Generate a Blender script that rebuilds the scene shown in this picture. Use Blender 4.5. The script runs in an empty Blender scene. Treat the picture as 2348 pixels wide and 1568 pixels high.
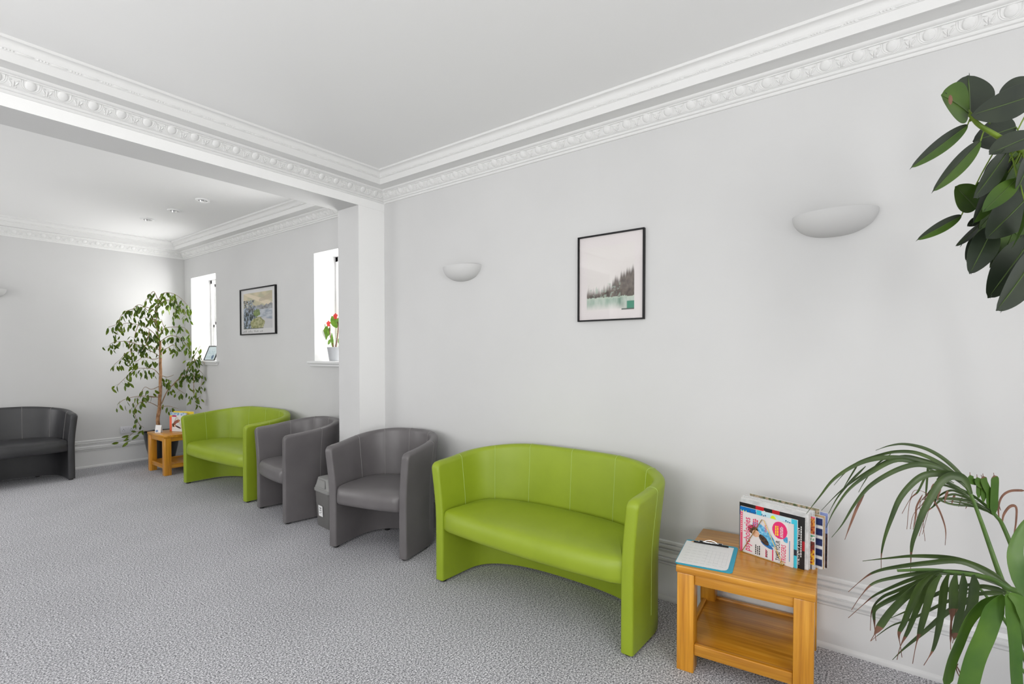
import bpy, bmesh, math, random
from mathutils import Vector, Matrix, noise
random.seed(7)
PI = math.pi
SC = bpy.context.scene
COL = SC.collection

# ------------------------------------------------------------------ camera
FPX, CXP, CYP, CH = 1162.36, 1174.0, 837.0, 1.35
YAW, PIT = math.radians(52.832), math.radians(1.1665)
FW = Vector((math.sin(YAW)*math.cos(PIT), math.cos(YAW)*math.cos(PIT), -math.sin(PIT)))
RT = Vector((math.cos(YAW), -math.sin(YAW), 0))
DN = FW.cross(RT)
CAM = Vector((0, 0, CH))
cd = bpy.data.cameras.new('camera'); cam = bpy.data.objects.new('camera', cd); COL.objects.link(cam)
R3 = Matrix((RT, -DN, -FW)).transposed()
cam.matrix_world = Matrix.Translation(CAM) @ R3.to_4x4()
cd.sensor_width = 36; cd.lens = FPX/2348*36
cd.shift_y = (CYP-784)/2348
cd.clip_start = 0.05
SC.camera = cam

# ------------------------------------------------------------------ light and exposure
SC.view_settings.view_transform = 'Standard'
SC.view_settings.look = 'None'
SC.view_settings.gamma = 1
SC.view_settings.use_curve_mapping = False
SC.view_settings.exposure = 0.0
w = bpy.data.worlds.new('world'); SC.world = w; w.use_nodes = True
bg = w.node_tree.nodes['Background']
bg.inputs[0].default_value = (0.93, 0.96, 1.0, 1); bg.inputs[1].default_value = 1.15

def area(name, loc, rot, sx, sy, power, col=(1, 0.99, 0.97)):
    l = bpy.data.lights.new(name, 'AREA'); l.shape = 'RECTANGLE'; l.size = sx; l.size_y = sy
    l.energy = power; l.color = col
    o = bpy.data.objects.new(name, l); COL.objects.link(o); o.location = loc; o.rotation_euler = rot
    return o
# daylight entering at the windows, plus added upward fill lamps for the ceilings
TILT = math.radians(24)
area('daylight_south_left', (-.75, -2.48, 1.62), (PI/2-TILT, 0, 0), 1.3, 1.7, 58)
area('daylight_west', (-1.98, 1.30, 1.60), (0, -PI/2+TILT, 0), 1.85, 2.2, 30)
area('ceiling_fill_west', (-1.98, 1.60, 1.50), (0, -PI/2-math.radians(38), 0), 1.7, 2.7, 74)  # added fill lamp, tilted up on the west side to lift the ceiling
area('ceiling_fill_south', (.20, -2.48, 1.55), (PI/2+math.radians(38), 0, 0), 3.0, 1.6, 66)  # added fill, aimed upward from the rear wall to brighten the ceiling
area('ceiling_fill_back_west', (-1.98, 6.2, 1.50), (0, -PI/2-math.radians(38), 0), 1.7, 2.0, 16)  # added upward fill for the back-room ceiling
area('daylight_back_west', (-1.98, 6.2, 1.60), (0, -PI/2+TILT, 0), 1.9, 2.0, 44)
area('daylight_window_far', (3.22, 7.12, 1.80), (0, PI/2, 0), 1.05, 0.68, 40)
area('daylight_window_near', (3.22, 4.20, 1.80), (0, PI/2, 0), 1.05, 0.68, 34)

# ------------------------------------------------------------------ helpers
def ray(px, py):
    return FW + RT*((px-CXP)/FPX) + DN*((py-CYP)/FPX)
def at(px, py, d):
    return CAM + ray(px, py)*d

class MB:
    """collects shapes and links them as one mesh object"""
    def __init__(s): s.v = []; s.f = []; s.m = []; s.c = None
    def add(s, vs, fs, mi=0):
        b = len(s.v); s.v += [tuple(p) for p in vs]
        for f in fs: s.f.append([b+i for i in f]); s.m.append(mi)
    def box(s, a, b, mi=0, M=None):
        x0, y0, z0 = a; x1, y1, z1 = b
        vs = [Vector(p) for p in ((x0,y0,z0),(x1,y0,z0),(x1,y1,z0),(x0,y1,z0),(x0,y0,z1),(x1,y0,z1),(x1,y1,z1),(x0,y1,z1))]
        if M: vs = [M @ p for p in vs]
        s.add(vs, [(0,3,2,1),(4,5,6,7),(0,1,5,4),(1,2,6,5),(2,3,7,6),(3,0,4,7)], mi)
    def rbox(s, a, b, r=0.003, mi=0, M=None, seg=2):
        bm = bmesh.new(); bmesh.ops.create_cube(bm, size=1)
        c = (Vector(a)+Vector(b))/2; d = Vector(b)-Vector(a)
        for v in bm.verts: v.co = Vector((v.co.x*d.x, v.co.y*d.y, v.co.z*d.z)) + c
        bmesh.ops.bevel(bm, geom=bm.edges[:], offset=r, segments=seg, affect='EDGES', profile=0.5)
        vs = [(M @ v.co if M else v.co.copy()) for v in bm.verts]
        bm.verts.index_update()
        s.add(vs, [[v.index for v in f.verts] for f in bm.faces], mi); bm.free()
    def rings(s, rs, mi=0, close=True, cap0=False, cap1=False):
        n = len(rs[0]); vs = [p for r in rs for p in r]; fs = []
        for i in range(len(rs)-1):
            for j in range(n if close else n-1):
                k = (j+1) % n
                fs.append((i*n+j, i*n+k, (i+1)*n+k, (i+1)*n+j))
        if cap0: fs.append(tuple(range(n-1, -1, -1)))
        if cap1: fs.append(tuple((len(rs)-1)*n+j for j in range(n)))
        s.add(vs, fs, mi)
    def tube(s, pts, rad, n=8, mi=0, caps=True):
        pts = [Vector(p) for p in pts]
        if not isinstance(rad, (list, tuple)): rad = [rad]*len(pts)
        rs = []; up = None
        for i, p in enumerate(pts):
            t = (pts[min(i+1, len(pts)-1)]-pts[max(i-1, 0)]).normalized()
            if up is None: up = Vector((0,0,1)) if abs(t.z) < .9 else Vector((1,0,0))
            a = t.cross(up).normalized(); b = a.cross(t).normalized(); up = b
            rs.append([p+(a*math.cos(2*PI*k/n)+b*math.sin(2*PI*k/n))*rad[i] for k in range(n)])
        s.rings(rs, mi, True, caps, caps)
    def lathe(s, prof, n=32, mi=0, M=None, ang=2*PI, sx=1, sy=1):
        rs = []
        for r, z in prof:
            ring = [Vector((r*sx*math.cos(ang*k/n), r*sy*math.sin(ang*k/n), z)) for k in range(n if ang > 6.28 else n+1)]
            rs.append([M @ p for p in ring] if M else ring)
        s.rings(rs, mi, ang > 6.28)
    def ell(s, c, ax, n=10, h=6, mi=0, zmin=-1):
        """ellipsoid with axis vectors ax = (a, b, c)"""
        c = Vector(c); A, B, N = [Vector(q) for q in ax]; rs = []
        for i in range(h+1):
            ph = math.asin(zmin)+(PI/2-math.asin(zmin))*i/h
            rs.append([c+A*(math.cos(ph)*math.cos(2*PI*k/n))+B*(math.cos(ph)*math.sin(2*PI*k/n))+N*math.sin(ph) for k in range(n)])
        s.rings(rs, mi, True)
    def build(s, name, mats, parent=None, smooth=None, bevel=0, colors=None, loc=None, rotz=0):
        me = bpy.data.meshes.new(name); me.from_pydata([tuple(p) for p in s.v], [], s.f)
        if not isinstance(mats, (list, tuple)): mats = [mats]
        for m in mats: me.materials.append(m)
        me.polygons.foreach_set('material_index', s.m)
        if colors:
            ca = me.color_attributes.new('print', 'FLOAT_COLOR', 'POINT')
            for i, c in enumerate(colors): ca.data[i].color = (c[0], c[1], c[2], 1)
        bm = bmesh.new(); bm.from_mesh(me)
        if not colors: bmesh.ops.recalc_face_normals(bm, faces=bm.faces[:])
        bm.to_mesh(me); bm.free()
        if smooth is not None:
            for p in me.polygons: p.use_smooth = True
            me.set_sharp_from_angle(angle=math.radians(smooth))
        me.update()
        o = bpy.data.objects.new(name, me); COL.objects.link(o)
        if bevel:
            b = o.modifiers.new('bevel', 'BEVEL'); b.width = bevel; b.segments = 2; b.limit_method = 'ANGLE'
        if parent: o.parent = parent
        if loc is not None: o.location = loc
        if rotz: o.rotation_euler = (0, 0, rotz)
        return o

def tag(o, label=None, cat=None, group=None, kind=None):
    if label: o['label'] = label
    if cat: o['category'] = cat
    if group: o['group'] = group
    if kind: o['kind'] = kind
    return o
def thing(name, label, cat, loc=(0,0,0), rotz=0, group=None):
    o = bpy.data.objects.new(name, None); COL.objects.link(o); o.empty_display_size = .1
    o.location = loc; o.rotation_euler = (0, 0, rotz)
    return tag(o, label, cat, group)
def struct(o): o['kind'] = 'structure'; return o
def copy_tree(o, parent=None):
    c = o.copy(); COL.objects.link(c)
    if parent: c.parent = parent
    for ch in list(o.children): copy_tree(ch, c)
    return c

# ------------------------------------------------------------------ materials
def lin(r, g, b):
    f = lambda v: ((v/255+.055)/1.055)**2.4 if v/255 > .04045 else v/255/12.92
    return (f(r), f(g), f(b), 1)
def mat(name, col, rough=.5, spec=.5, metal=0, bump=None, coat=0, trans=0):
    m = bpy.data.materials.new(name); m.use_nodes = True; nt = m.node_tree
    p = nt.nodes['Principled BSDF']
    p.inputs['Base Color'].default_value = col; p.inputs['Roughness'].default_value = rough
    p.inputs['Specular IOR Level'].default_value = spec; p.inputs['Metallic'].default_value = metal
    p.inputs['Coat Weight'].default_value = coat
    if bump:
        sc, st, dist = bump
        n = nt.nodes.new('ShaderNodeTexNoise'); n.inputs['Scale'].default_value = sc; n.inputs['Detail'].default_value = 3
        t = nt.nodes.new('ShaderNodeTexCoord'); nt.links.new(t.outputs['Object'], n.inputs['Vector'])
        b = nt.nodes.new('ShaderNodeBump'); b.inputs['Strength'].default_value = st; b.inputs['Distance'].default_value = dist
        nt.links.new(n.outputs['Fac'], b.inputs['Height']); nt.links.new(b.outputs[0], p.inputs['Normal'])
    return m
def noisy(m, c1, c2, scale=3, stretch=(1,1,1), lo=.3, hi=.7, detail=3):
    """replace the base colour by a noise mix of two colours"""
    nt = m.node_tree; p = nt.nodes['Principled BSDF']
    t = nt.nodes.new('ShaderNodeTexCoord'); mp = nt.nodes.new('ShaderNodeMapping'); mp.inputs['Scale'].default_value = stretch
    n = nt.nodes.new('ShaderNodeTexNoise'); n.inputs['Scale'].default_value = scale; n.inputs['Detail'].default_value = detail
    r = nt.nodes.new('ShaderNodeValToRGB'); r.color_ramp.elements[0].position = lo; r.color_ramp.elements[1].position = hi
    r.color_ramp.elements[0].color = c1; r.color_ramp.elements[1].color = c2
    nt.links.new(t.outputs['Object'], mp.inputs[0]); nt.links.new(mp.outputs[0], n.inputs['Vector'])
    nt.links.new(n.outputs['Fac'], r.inputs[0]); nt.links.new(r.outputs[0], p.inputs['Base Color'])
    return m
M = {}
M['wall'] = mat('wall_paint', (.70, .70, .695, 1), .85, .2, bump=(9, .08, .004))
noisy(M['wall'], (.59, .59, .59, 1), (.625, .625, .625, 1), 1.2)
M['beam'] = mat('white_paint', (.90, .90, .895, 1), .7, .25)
M['ceil'] = mat('ceiling_paint', (.84, .84, .84, 1), .9, .2, bump=(6, .1, .004))
M['trim'] = mat('cornice_paint', (.745, .745, .74, 1), .6, .3)
M['skirt'] = mat('skirting_gloss', (.70, .705, .71, 1), .35, .4)
M['frame_white'] = mat('window_gloss_white', (.82, .82, .82, 1), .3, .4)
M['plaster'] = mat('plaster_shade', (.60, .60, .60, 1), .8, .2)
M['black'] = mat('black_lacquer', (.008, .008, .009, 1), .45, .25)
M['foot'] = mat('black_plastic', (.01, .01, .01, 1), .5)
def leather(name, c1, c2, rough):
    m = mat(name, c1, rough, .42, bump=(420, .12, .0008)); return noisy(m, c1, c2, 5)
M['green'] = leather('green_vinyl', (.250, .335, .016, 1), (.280, .368, .021, 1), .42)
M['greystitch'] = mat('grey_thread', (.30, .29, .28, 1), .7)
M['greenstitch'] = mat('pale_green_thread', (.42, .55, .16, 1), .7)
M['grey'] = leather('grey_vinyl', (.122, .114, .117, 1), (.146, .137, .140, 1), .36)
M['charcoal'] = leather('charcoal_vinyl', (.036, .036, .039, 1), (.046, .046, .049, 1), .38)
M['binbody'] = mat('bin_grey_plastic', (.145, .142, .138, 1), .5)
M['binlid'] = mat('bin_lid_plastic', (.27, .27, .262, 1), .5)
M['paper'] = mat('paper_white', (.80, .80, .80, 1), .7, .3)
M['pages'] = noisy(mat('page_edges', (.6, .59, .57, 1), .8, .2), (.42, .40, .38, 1), (.80, .79, .77, 1), 260, (1, 1, 1), .35, .65)
M['cyan'] = mat('cyan_plastic', (.0, .34, .50, 1), .35)
M['gold'] = mat('gold_wire', (.62, .42, .13, 1), .3, .5, 1)
M['chrome'] = mat('chrome', (.75, .75, .75, 1), .15, .5, 1)
M['soil'] = noisy(mat('potting_soil', (.03, .02, .012, 1), 1), (.02, .013, .008, 1), (.06, .04, .025, 1), 60)
M['blackpot'] = mat('black_pot', (.012, .013, .015, 1), .3)
M['greypot'] = mat('pale_grey_pot', (.42, .43, .45, 1), .4)
M['terracotta'] = mat('brown_pot', (.16, .07, .035, 1), .7)
def prn(name, rough=.35):
    m = mat(name, (1,1,1,1), rough, .4); nt = m.node_tree
    a = nt.nodes.new('ShaderNodeVertexColor'); a.layer_name = 'print'
    nt.links.new(a.outputs[0], nt.nodes['Principled BSDF'].inputs['Base Color']); return m
M['print'] = prn('printed_paper')

def wood(name, axis):
    m = bpy.data.materials.new(name); m.use_nodes = True; nt = m.node_tree; L = nt.links
    p = nt.nodes['Principled BSDF']; p.inputs['Roughness'].default_value = .30; p.inputs['Coat Weight'].default_value = .25
    p.inputs['Coat Roughness'].default_value = .15
    t = nt.nodes.new('ShaderNodeTexCoord'); mp = nt.nodes.new('ShaderNodeMapping')
    s = [64, 64, 64]; s[axis] = 2.6; mp.inputs['Scale'].default_value = s
    L.new(t.outputs['Object'], mp.inputs[0])
    n = nt.nodes.new('ShaderNodeTexNoise'); n.inputs['Scale'].default_value = 1.0; n.inputs['Detail'].default_value = 5; n.inputs['Distortion'].default_value = .25
    L.new(mp.outputs[0], n.inputs['Vector'])
    r = nt.nodes.new('ShaderNodeValToRGB'); e = r.color_ramp.elements
    e[0].position = .28; e[0].color = (.40, .150, .009, 1); e[1].position = .70; e[1].color = (.66, .315, .034, 1)
    x = e.new(.48); x.color = (.54, .232, .016, 1)
    L.new(n.outputs['Fac'], r.inputs[0])
    # board to board differences
    mp2 = nt.nodes.new('ShaderNodeMapping'); s2 = [11, 11, 11]; s2[axis] = .01; mp2.inputs['Scale'].default_value = s2
    L.new(t.outputs['Object'], mp2.inputs[0])
    vo = nt.nodes.new('ShaderNodeTexVoronoi'); vo.inputs['Scale'].default_value = 1; L.new(mp2.outputs[0], vo.inputs['Vector'])
    hs = nt.nodes.new('ShaderNodeHueSaturation'); ma = nt.nodes.new('ShaderNodeMapRange')
    ma.inputs['To Min'].default_value = .86; ma.inputs['To Max'].default_value = 1.16
    sep = nt.nodes.new('ShaderNodeSeparateColor'); L.new(vo.outputs['Color'], sep.inputs[0]); L.new(sep.outputs[0], ma.inputs['Value'])
    L.new(ma.outputs[0], hs.inputs['Value']); L.new(r.outputs[0], hs.inputs['Color']); L.new(hs.outputs[0], p.inputs['Base Color'])
    b = nt.nodes.new('ShaderNodeBump'); b.inputs['Strength'].default_value = .08; b.inputs['Distance'].default_value = .001
    L.new(n.outputs['Fac'], b.inputs['Height']); L.new(b.outputs[0], p.inputs['Normal'])
    return m
M['wood_x'] = wood('oak_grain_deep', 0); M['wood_y'] = wood('oak_grain_across', 1); M['wood_z'] = wood('oak_grain_upright', 2)

def carpet():
    m = bpy.data.materials.new('carpet'); m.use_nodes = True; nt = m.node_tree; L = nt.links
    p = nt.nodes['Principled BSDF']; p.inputs['Roughness'].default_value = 1; p.inputs['Specular IOR Level'].default_value = .05
    t = nt.nodes.new('ShaderNodeTexCoord')
    n = nt.nodes.new('ShaderNodeTexNoise'); n.inputs['Scale'].default_value = 135; n.inputs['Detail'].default_value = 3.5; n.inputs['Roughness'].default_value = .85
    L.new(t.outputs['Object'], n.inputs['Vector'])
    r = nt.nodes.new('ShaderNodeValToRGB'); e = r.color_ramp.elements
    e[0].position = .38; e[0].color = (.055, .055, .062, 1); e[1].position = .62; e[1].color = (.92, .915, .945, 1)
    x = e.new(.50); x.color = (.40, .40, .425, 1)
    L.new(n.outputs['Fac'], r.inputs[0])
    n2 = nt.nodes.new('ShaderNodeTexNoise'); n2.inputs['Scale'].default_value = 2.2; n2.inputs['Detail'].default_value = 4
    L.new(t.outputs['Object'], n2.inputs['Vector'])
    hs = nt.nodes.new('ShaderNodeHueSaturation'); ma = nt.nodes.new('ShaderNodeMapRange')
    ma.inputs['To Min'].default_value = .9; ma.inputs['To Max'].default_value = 1.1
    L.new(n2.outputs['Fac'], ma.inputs['Value']); L.new(ma.outputs[0], hs.inputs['Value'])
    L.new(r.outputs[0], hs.inputs['Color']); L.new(hs.outputs[0], p.inputs['Base Color'])
    b = nt.nodes.new('ShaderNodeBump'); b.inputs['Strength'].default_value = .4; b.inputs['Distance'].default_value = .002
    L.new(n.outputs['Fac'], b.inputs['Height']); L.new(b.outputs[0], p.inputs['Normal'])
    return m
M['carpet'] = carpet()
def leafmat(name, c1, c2, rough=.4, scale=30, trans=.15):
    m = mat(name, c1, rough, .4); noisy(m, c1, c2, scale)
    p = m.node_tree.nodes['Principled BSDF']
    nt = m.node_tree; tr = nt.nodes.new('ShaderNodeBsdfTranslucent'); mx = nt.nodes.new('ShaderNodeMixShader')
    mx.inputs[0].default_value = trans
    src = p.inputs['Base Color'].links[0].from_socket; g = nt.nodes.new('ShaderNodeGamma'); g.inputs[1].default_value = .62
    nt.links.new(src, g.inputs[0]); nt.links.new(g.outputs[0], tr.inputs[0])
    nt.links.new(p.outputs[0], mx.inputs[1]); nt.links.new(tr.outputs[0], mx.inputs[2])
    nt.links.new(mx.outputs[0], nt.nodes['Material Output'].inputs[0])
    return m
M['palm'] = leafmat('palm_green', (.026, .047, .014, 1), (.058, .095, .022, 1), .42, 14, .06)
M['palm_fresh'] = leafmat('palm_fresh_green', (.030, .085, .010, 1), (.075, .150, .015, 1), .42, 10, .06)  # own brighter green of the fresh leaflets
M['brown'] = leafmat('dry_leaf', (.12, .052, .034, 1), (.25, .125, .08, 1), .7, 30)
M['yellowleaf'] = leafmat('yellowing_leaf', (.16, .19, .02, 1), (.25, .28, .03, 1), .5, 30)
M['palmstem'] = leafmat('palm_stem', (.05, .11, .02, 1), (.09, .17, .03, 1), .45)
M['rub_top'] = leafmat('rubber_leaf_top', (.013, .021, .012, 1), (.024, .034, .018, 1), .42, 9, .02)
M['rub_under'] = leafmat('rubber_leaf_underside', (.026, .065, .004, 1), (.052, .105, .007, 1), .5, 9, .04)
M['rub_rib'] = mat('rubber_leaf_rib', (.055, .095, .02, 1), .45)
M['rub_stem'] = leafmat('rubber_stem_green', (.09, .16, .015, 1), (.19, .28, .03, 1), .5, 20)
M['bark'] = leafmat('bark', (.20, .095, .045, 1), (.36, .19, .10, 1), .85, 25, 0)
M['figbark'] = leafmat('fig_bark', (.26, .13, .06, 1), (.48, .28, .15, 1), .85, 25, 0)
M['ficus'] = leafmat('fig_leaf', (.035, .085, .010, 1), (.20, .29, .018, 1), .4, 9, .40)
M['twig'] = leafmat('twig', (.22, .14, .08, 1), (.34, .24, .15, 1), .8, 25, 0)
M['red'] = mat('red_petal', (.75, .03, .02, 1), .5)
M['plantgreen'] = leafmat('bright_leaf', (.10, .24, .02, 1), (.22, .40, .04, 1), .45, 30)
M['socket'] = mat('socket_plastic', (.60, .60, .64, 1), .4)
M['dark'] = mat('dark_slot', (.02, .02, .02, 1), .6)
gm = bpy.data.materials.new('window_glass'); gm.use_nodes = True
_n = gm.node_tree; _n.nodes.clear(); _o = _n.nodes.new('ShaderNodeOutputMaterial'); _x = _n.nodes.new('ShaderNodeMixShader')
_t = _n.nodes.new('ShaderNodeBsdfTransparent'); _g = _n.nodes.new('ShaderNodeBsdfGlossy'); _g.inputs['Roughness'].default_value = .02
_x.inputs[0].default_value = .035; _n.links.new(_t.outputs[0], _x.inputs[1]); _n.links.new(_g.outputs[0], _x.inputs[2]); _n.links.new(_x.outputs[0], _o.inputs[0])
M['glass'] = gm

# ------------------------------------------------------------------ the room shell
XR, YB, YP, XP = 2.735, 3.407, 3.682, 2.481      # right wall, beam front, pier back, pier side
XB, YF = 2.811, 7.70                             # back-room right wall, far wall
XL, YS = -1.7, -2.2                              # left wall, wall behind the camera
ZC, ZB = 2.775, 2.815                            # ceilings
b = MB(); b.box((XL-.2, YS-.2, -.1), (XB+.4, YF+.2, 0)); struct(b.build('floor', M['carpet']))
b = MB(); b.box((XL-.2, YS-.2, ZC), (XR+.3, YB+.02, ZC+.15)); struct(b.build('ceiling', M['ceil']))
b = MB(); b.box((XL-.2, YP-.02, ZB), (XB+.3, YF+.2, ZB+.11)); struct(b.build('ceiling', M['ceil']))
b = MB(); b.box((XR, YS-.2, -.05), (XR+.35, YB, ZC+.1)); struct(b.build('wall_right', M['wall']))
b = MB(); b.box((XL-.2, YF, -.05), (XB+.4, YF+.2, ZB+.1)); struct(b.build('wall_far', M['wall']))
# pier and beam of the wide opening
def shade_lined(name, a, c):  # white front; underside and sides darker, their shade put into the paint
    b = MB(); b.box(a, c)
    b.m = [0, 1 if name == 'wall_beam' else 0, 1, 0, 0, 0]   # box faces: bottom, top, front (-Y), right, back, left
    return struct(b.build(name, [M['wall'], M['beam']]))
shade_lined('wall_pier', (XP, YB, -.05), (XR+.3, YP, 2.535))
shade_lined('wall_beam', (XL-.2, YB-.0015, 2.535), (XR+.3, YP, 2.93))
shade_lined('wall_pier', (XL-.2, YB, -.05), (-1.45, YP, 2.535))

def pierced(name, axis, c0, c1, u0, u1, z0, z1, holes, m):
    """wall slab with rectangular openings; axis 'x' = slab normal along x"""
    b = MB()
    def bx(ua, ub, za, zb):
        if ub-ua < 1e-4 or zb-za < 1e-4: return
        if axis == 'x': b.box((c0, ua, za), (c1, ub, zb))
        else: b.box((ua, c0, za), (ub, c1, zb))
    us = u0
    for (ha, hb, hz0, hz1) in sorted(holes):
        bx(us, ha, z0, z1); bx(ha, hb, z0, hz0); bx(ha, hb, hz1, z1); us = hb
    bx(us, u1, z0, z1)
    return struct(b.build(name, m))
W1 = (6.755, 7.49, 1.27, 2.365); W2 = (3.83, 4.575, 1.285, 2.345)
pierced('wall_right', 'x', XB, XB+.30, YP, YF, -.05, ZB+.1, [W1, W2], M['wall'])
WL = [(-1.35, -.15, .60, 2.48), (.25, 1.45, .60, 2.48), (1.80, 3.0, .60, 2.48)]
pierced('wall_left', 'x', XL-.2, XL, YS-.2, YB, -.05, ZC+.1, WL, M['wall'])
WLB = [(5.2, 7.2, .60, 2.48)]
pierced('wall_left', 'x', XL-.2, XL, YP, YF, -.05, ZB+.1, WLB, M['wall'])
WS = [(-1.4, -.1, .75, 2.48), (.5, 1.8, .75, 2.48)]
pierced('wall_behind', 'y', YS-.2, YS, XL, XR, -.05, ZC+.1, WS, M['wall'])

wn = [0]
def window(axis, plane, sgn, h, depth, sill=True, mid=.45):
    """sash window: frame + glazing bar + meeting rail; sgn = side of the outdoors"""
    wn[0] += 1; a, c, z0, z1 = h
    def bx(mb, u0, u1, w0, w1, za, zb, r=.003):
        p0, p1 = sorted((plane+sgn*w0, plane+sgn*w1))
        if axis == 'x': mb.rbox((p0, u0, za), (p1, u1, zb), r)
        else: mb.rbox((u0, p0, za), (u1, p1, zb), r)
    d = depth; f = MB()
    bx(f, a, a+.045, d, d+.06, z0, z1); bx(f, c-.045, c, d, d+.06, z0, z1)
    bx(f, a, c, d, d+.06, z1-.05, z1); bx(f, a, c, d, d+.06, z0, z0+.05)
    root = struct(f.build('window_%d' % wn[0], M['frame_white']))
    s = MB(); zm = z0+(z1-z0)*mid
    for (za, zb, o) in ((z0+.05, zm, .012), (zm, z1-.05, .036)):
        bx(s, a+.045, a+.085, d+o, d+o+.022, za, zb); bx(s, c-.085, c-.045, d+o, d+o+.022, za, zb)
        bx(s, a+.045, c-.045, d+o, d+o+.022, za, za+.04); bx(s, a+.045, c-.045, d+o, d+o+.022, zb-.04, zb)
    s.build('window_sash', M['frame_white'], root)
    g = MB()
    bx(g, a+.08, c-.08, d+.021, d+.025, z0+.08, zm-.03, .0005); bx(g, a+.08, c-.08, d+.045, d+.049, zm+.03, z1-.08, .0005)
    g.build('window_glass', M['glass'], root)
    if sill:
        k = MB()
        bx(k, a+.001, c-.001, -.001, d, z0-.02, z0+.004, .002)
        bx(k, a-.07, c+.07, -.045, -.0005, z0-.022, z0+.004, .006)
        bx(k, a-.055, c+.055, -.025, -.0005, z0-.048, z0-.022, .005)
        k.build('window_sill', M['skirt'], root)
    return root
window('x', XB, 1, W1, .24); window('x', XB, 1, W2, .24)
for h in WL: window('x', XL, -1, h, .10)
for h in WLB: window('x', XL, -1, h, .10)
for h in WS: window('y', YS, -1, h, .10)

# cornice: profile is (distance from wall, height)
PROF = [(0, 2.598), (.007, 2.598), (.011, 2.602), (.013, 2.610), (.022, 2.612), (.025, 2.616), (.025, 2.622),
        (.030, 2.624), (.040, 2.634), (.052, 2.650), (.060, 2.664), (.067, 2.665), (.067, 2.669), (.076, 2.671), (.083, 2.677), (.085, 2.684),
        (.090, 2.684), (.172, 2.684), (.172, 2.679), (.182, 2.679), (.182, 2.722), (.187, 2.724), (.190, 2.729), (.195, 2.733), (.197, 2.737),
        (.200, 2.748), (.208, 2.757), (.221, 2.761), (.230, 2.762), (.232, 2.764), (.232, 2.782)]
def run(name, axis, plane, sgn, u0, u1, m0, m1, dz=0, carve=True, phase=0.0, ulo=None, uhi=None):
    """cornice along a wall. axis 'x': wall plane x=plane, runs in y; sgn = into-room direction; m0/m1 mitre factors"""
    b = MB()
    def P(o, u, z):
        return Vector((plane+sgn*o, u, z+dz)) if axis == 'x' else Vector((u, plane+sgn*o, z+dz))
    b.rings([[P(o, u0+m0*o, z), P(o, u1+m1*o, z)] for o, z in PROF], close=False)
    if carve:
        U = Vector((0, 1, 0)) if axis == 'x' else Vector((1, 0, 0))
        N0 = Vector((sgn, 0, 0)) if axis == 'x' else Vector((0, sgn, 0))
        V = (N0*.030+Vector((0, 0, .040))).normalized(); N = (N0*.040-Vector((0, 0, .030))).normalized()
        lo = (ulo if ulo is not None else u0)+.0; hi = (uhi if uhi is not None else u1)
        k = math.ceil((lo-phase)/.12)
        while phase+k*.12 < hi-.03:
            u = phase+k*.12; k += 1
            if u < lo+.05: continue
            c = P(.0455, u, 2.6445)
            b.ell(c+V*.006, (U*.0225, V*.0250, N*.0085), 14, 4, zmin=0)
            for R_, Rv, t_ in ((.0300, .0285, .0028), (.0370, .0335, .0024)):
                pts = [c+U*(math.cos(PI+PI*i/12)*R_)+V*(.010+math.sin(PI+PI*i/12)*Rv)+N*.0008 for i in range(13)]
                pts = [pts[0]+V*.013]+pts+[pts[-1]+V*.013]
                b.tube(pts, t_, 5, caps=False)
            c2 = c+U*.06
            b.ell(c2-V*.006, (U*.004, V*.018, N*.007), 6, 3, zmin=0)
            for s_ in (-1, 1):
                d1 = (U*s_*.6+V).normalized(); e1 = d1.cross(N)
                b.ell(c2+U*s_*.011-V*.002, (e1*.0045, d1*.015, N*.006), 6, 3, zmin=0)
                b.ell(c2+U*s_*.008-V*.018, (U*.006, V*.004, N*.005), 6, 3, zmin=0)
                d1 = (U*s_*1.3+V*.3).normalized(); e1 = d1.cross(N)
                b.ell(c2+U*s_*.014+V*.014, (e1*.003, d1*.010, N*.006), 6, 3, zmin=0)
            # bead and bar string under the cyma
            cb = P(.191, u+.02, 2.7285)
            for i in range(4):
                b.ell(cb+U*(i-1.5)*.0115, (U*.0042, N0*.0042, Vector((0, 0, .0042))), 6, 4)
            b.tube([cb+U*.030, cb+U*.034, cb+U*.086, cb+U*.090], [.0015, .004, .004, .0015], 6)
    return struct(b.build(name, M['trim'], smooth=35))
run('trim_1', 'x', XR, -1, YS, YB, 1, -1, phase=1.710, ulo=-.9)
run('trim_2', 'y', YB, -1, XL, XR, 1, -1, phase=.570, ulo=-.6)
run('trim_3', 'x', XB, -1, YP, YF, 1, -1, dz=.036, phase=4.0)
run('trim_4', 'y', YF, -1, XL, XB, 1, -1, dz=.036, phase=.06, ulo=.2)
run('trim_5', 'y', YP, 1, XL, XB, 1, -1, dz=.036, carve=False)
run('trim_6', 'x', XL, 1, YS, YB, 1, -1, carve=False)
run('trim_7', 'y', YS, 1, XL, XR, 1, -1, carve=False)
run('trim_8', 'x', XL, 1, YP, YF, 1, -1, dz=.036, carve=False)

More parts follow.
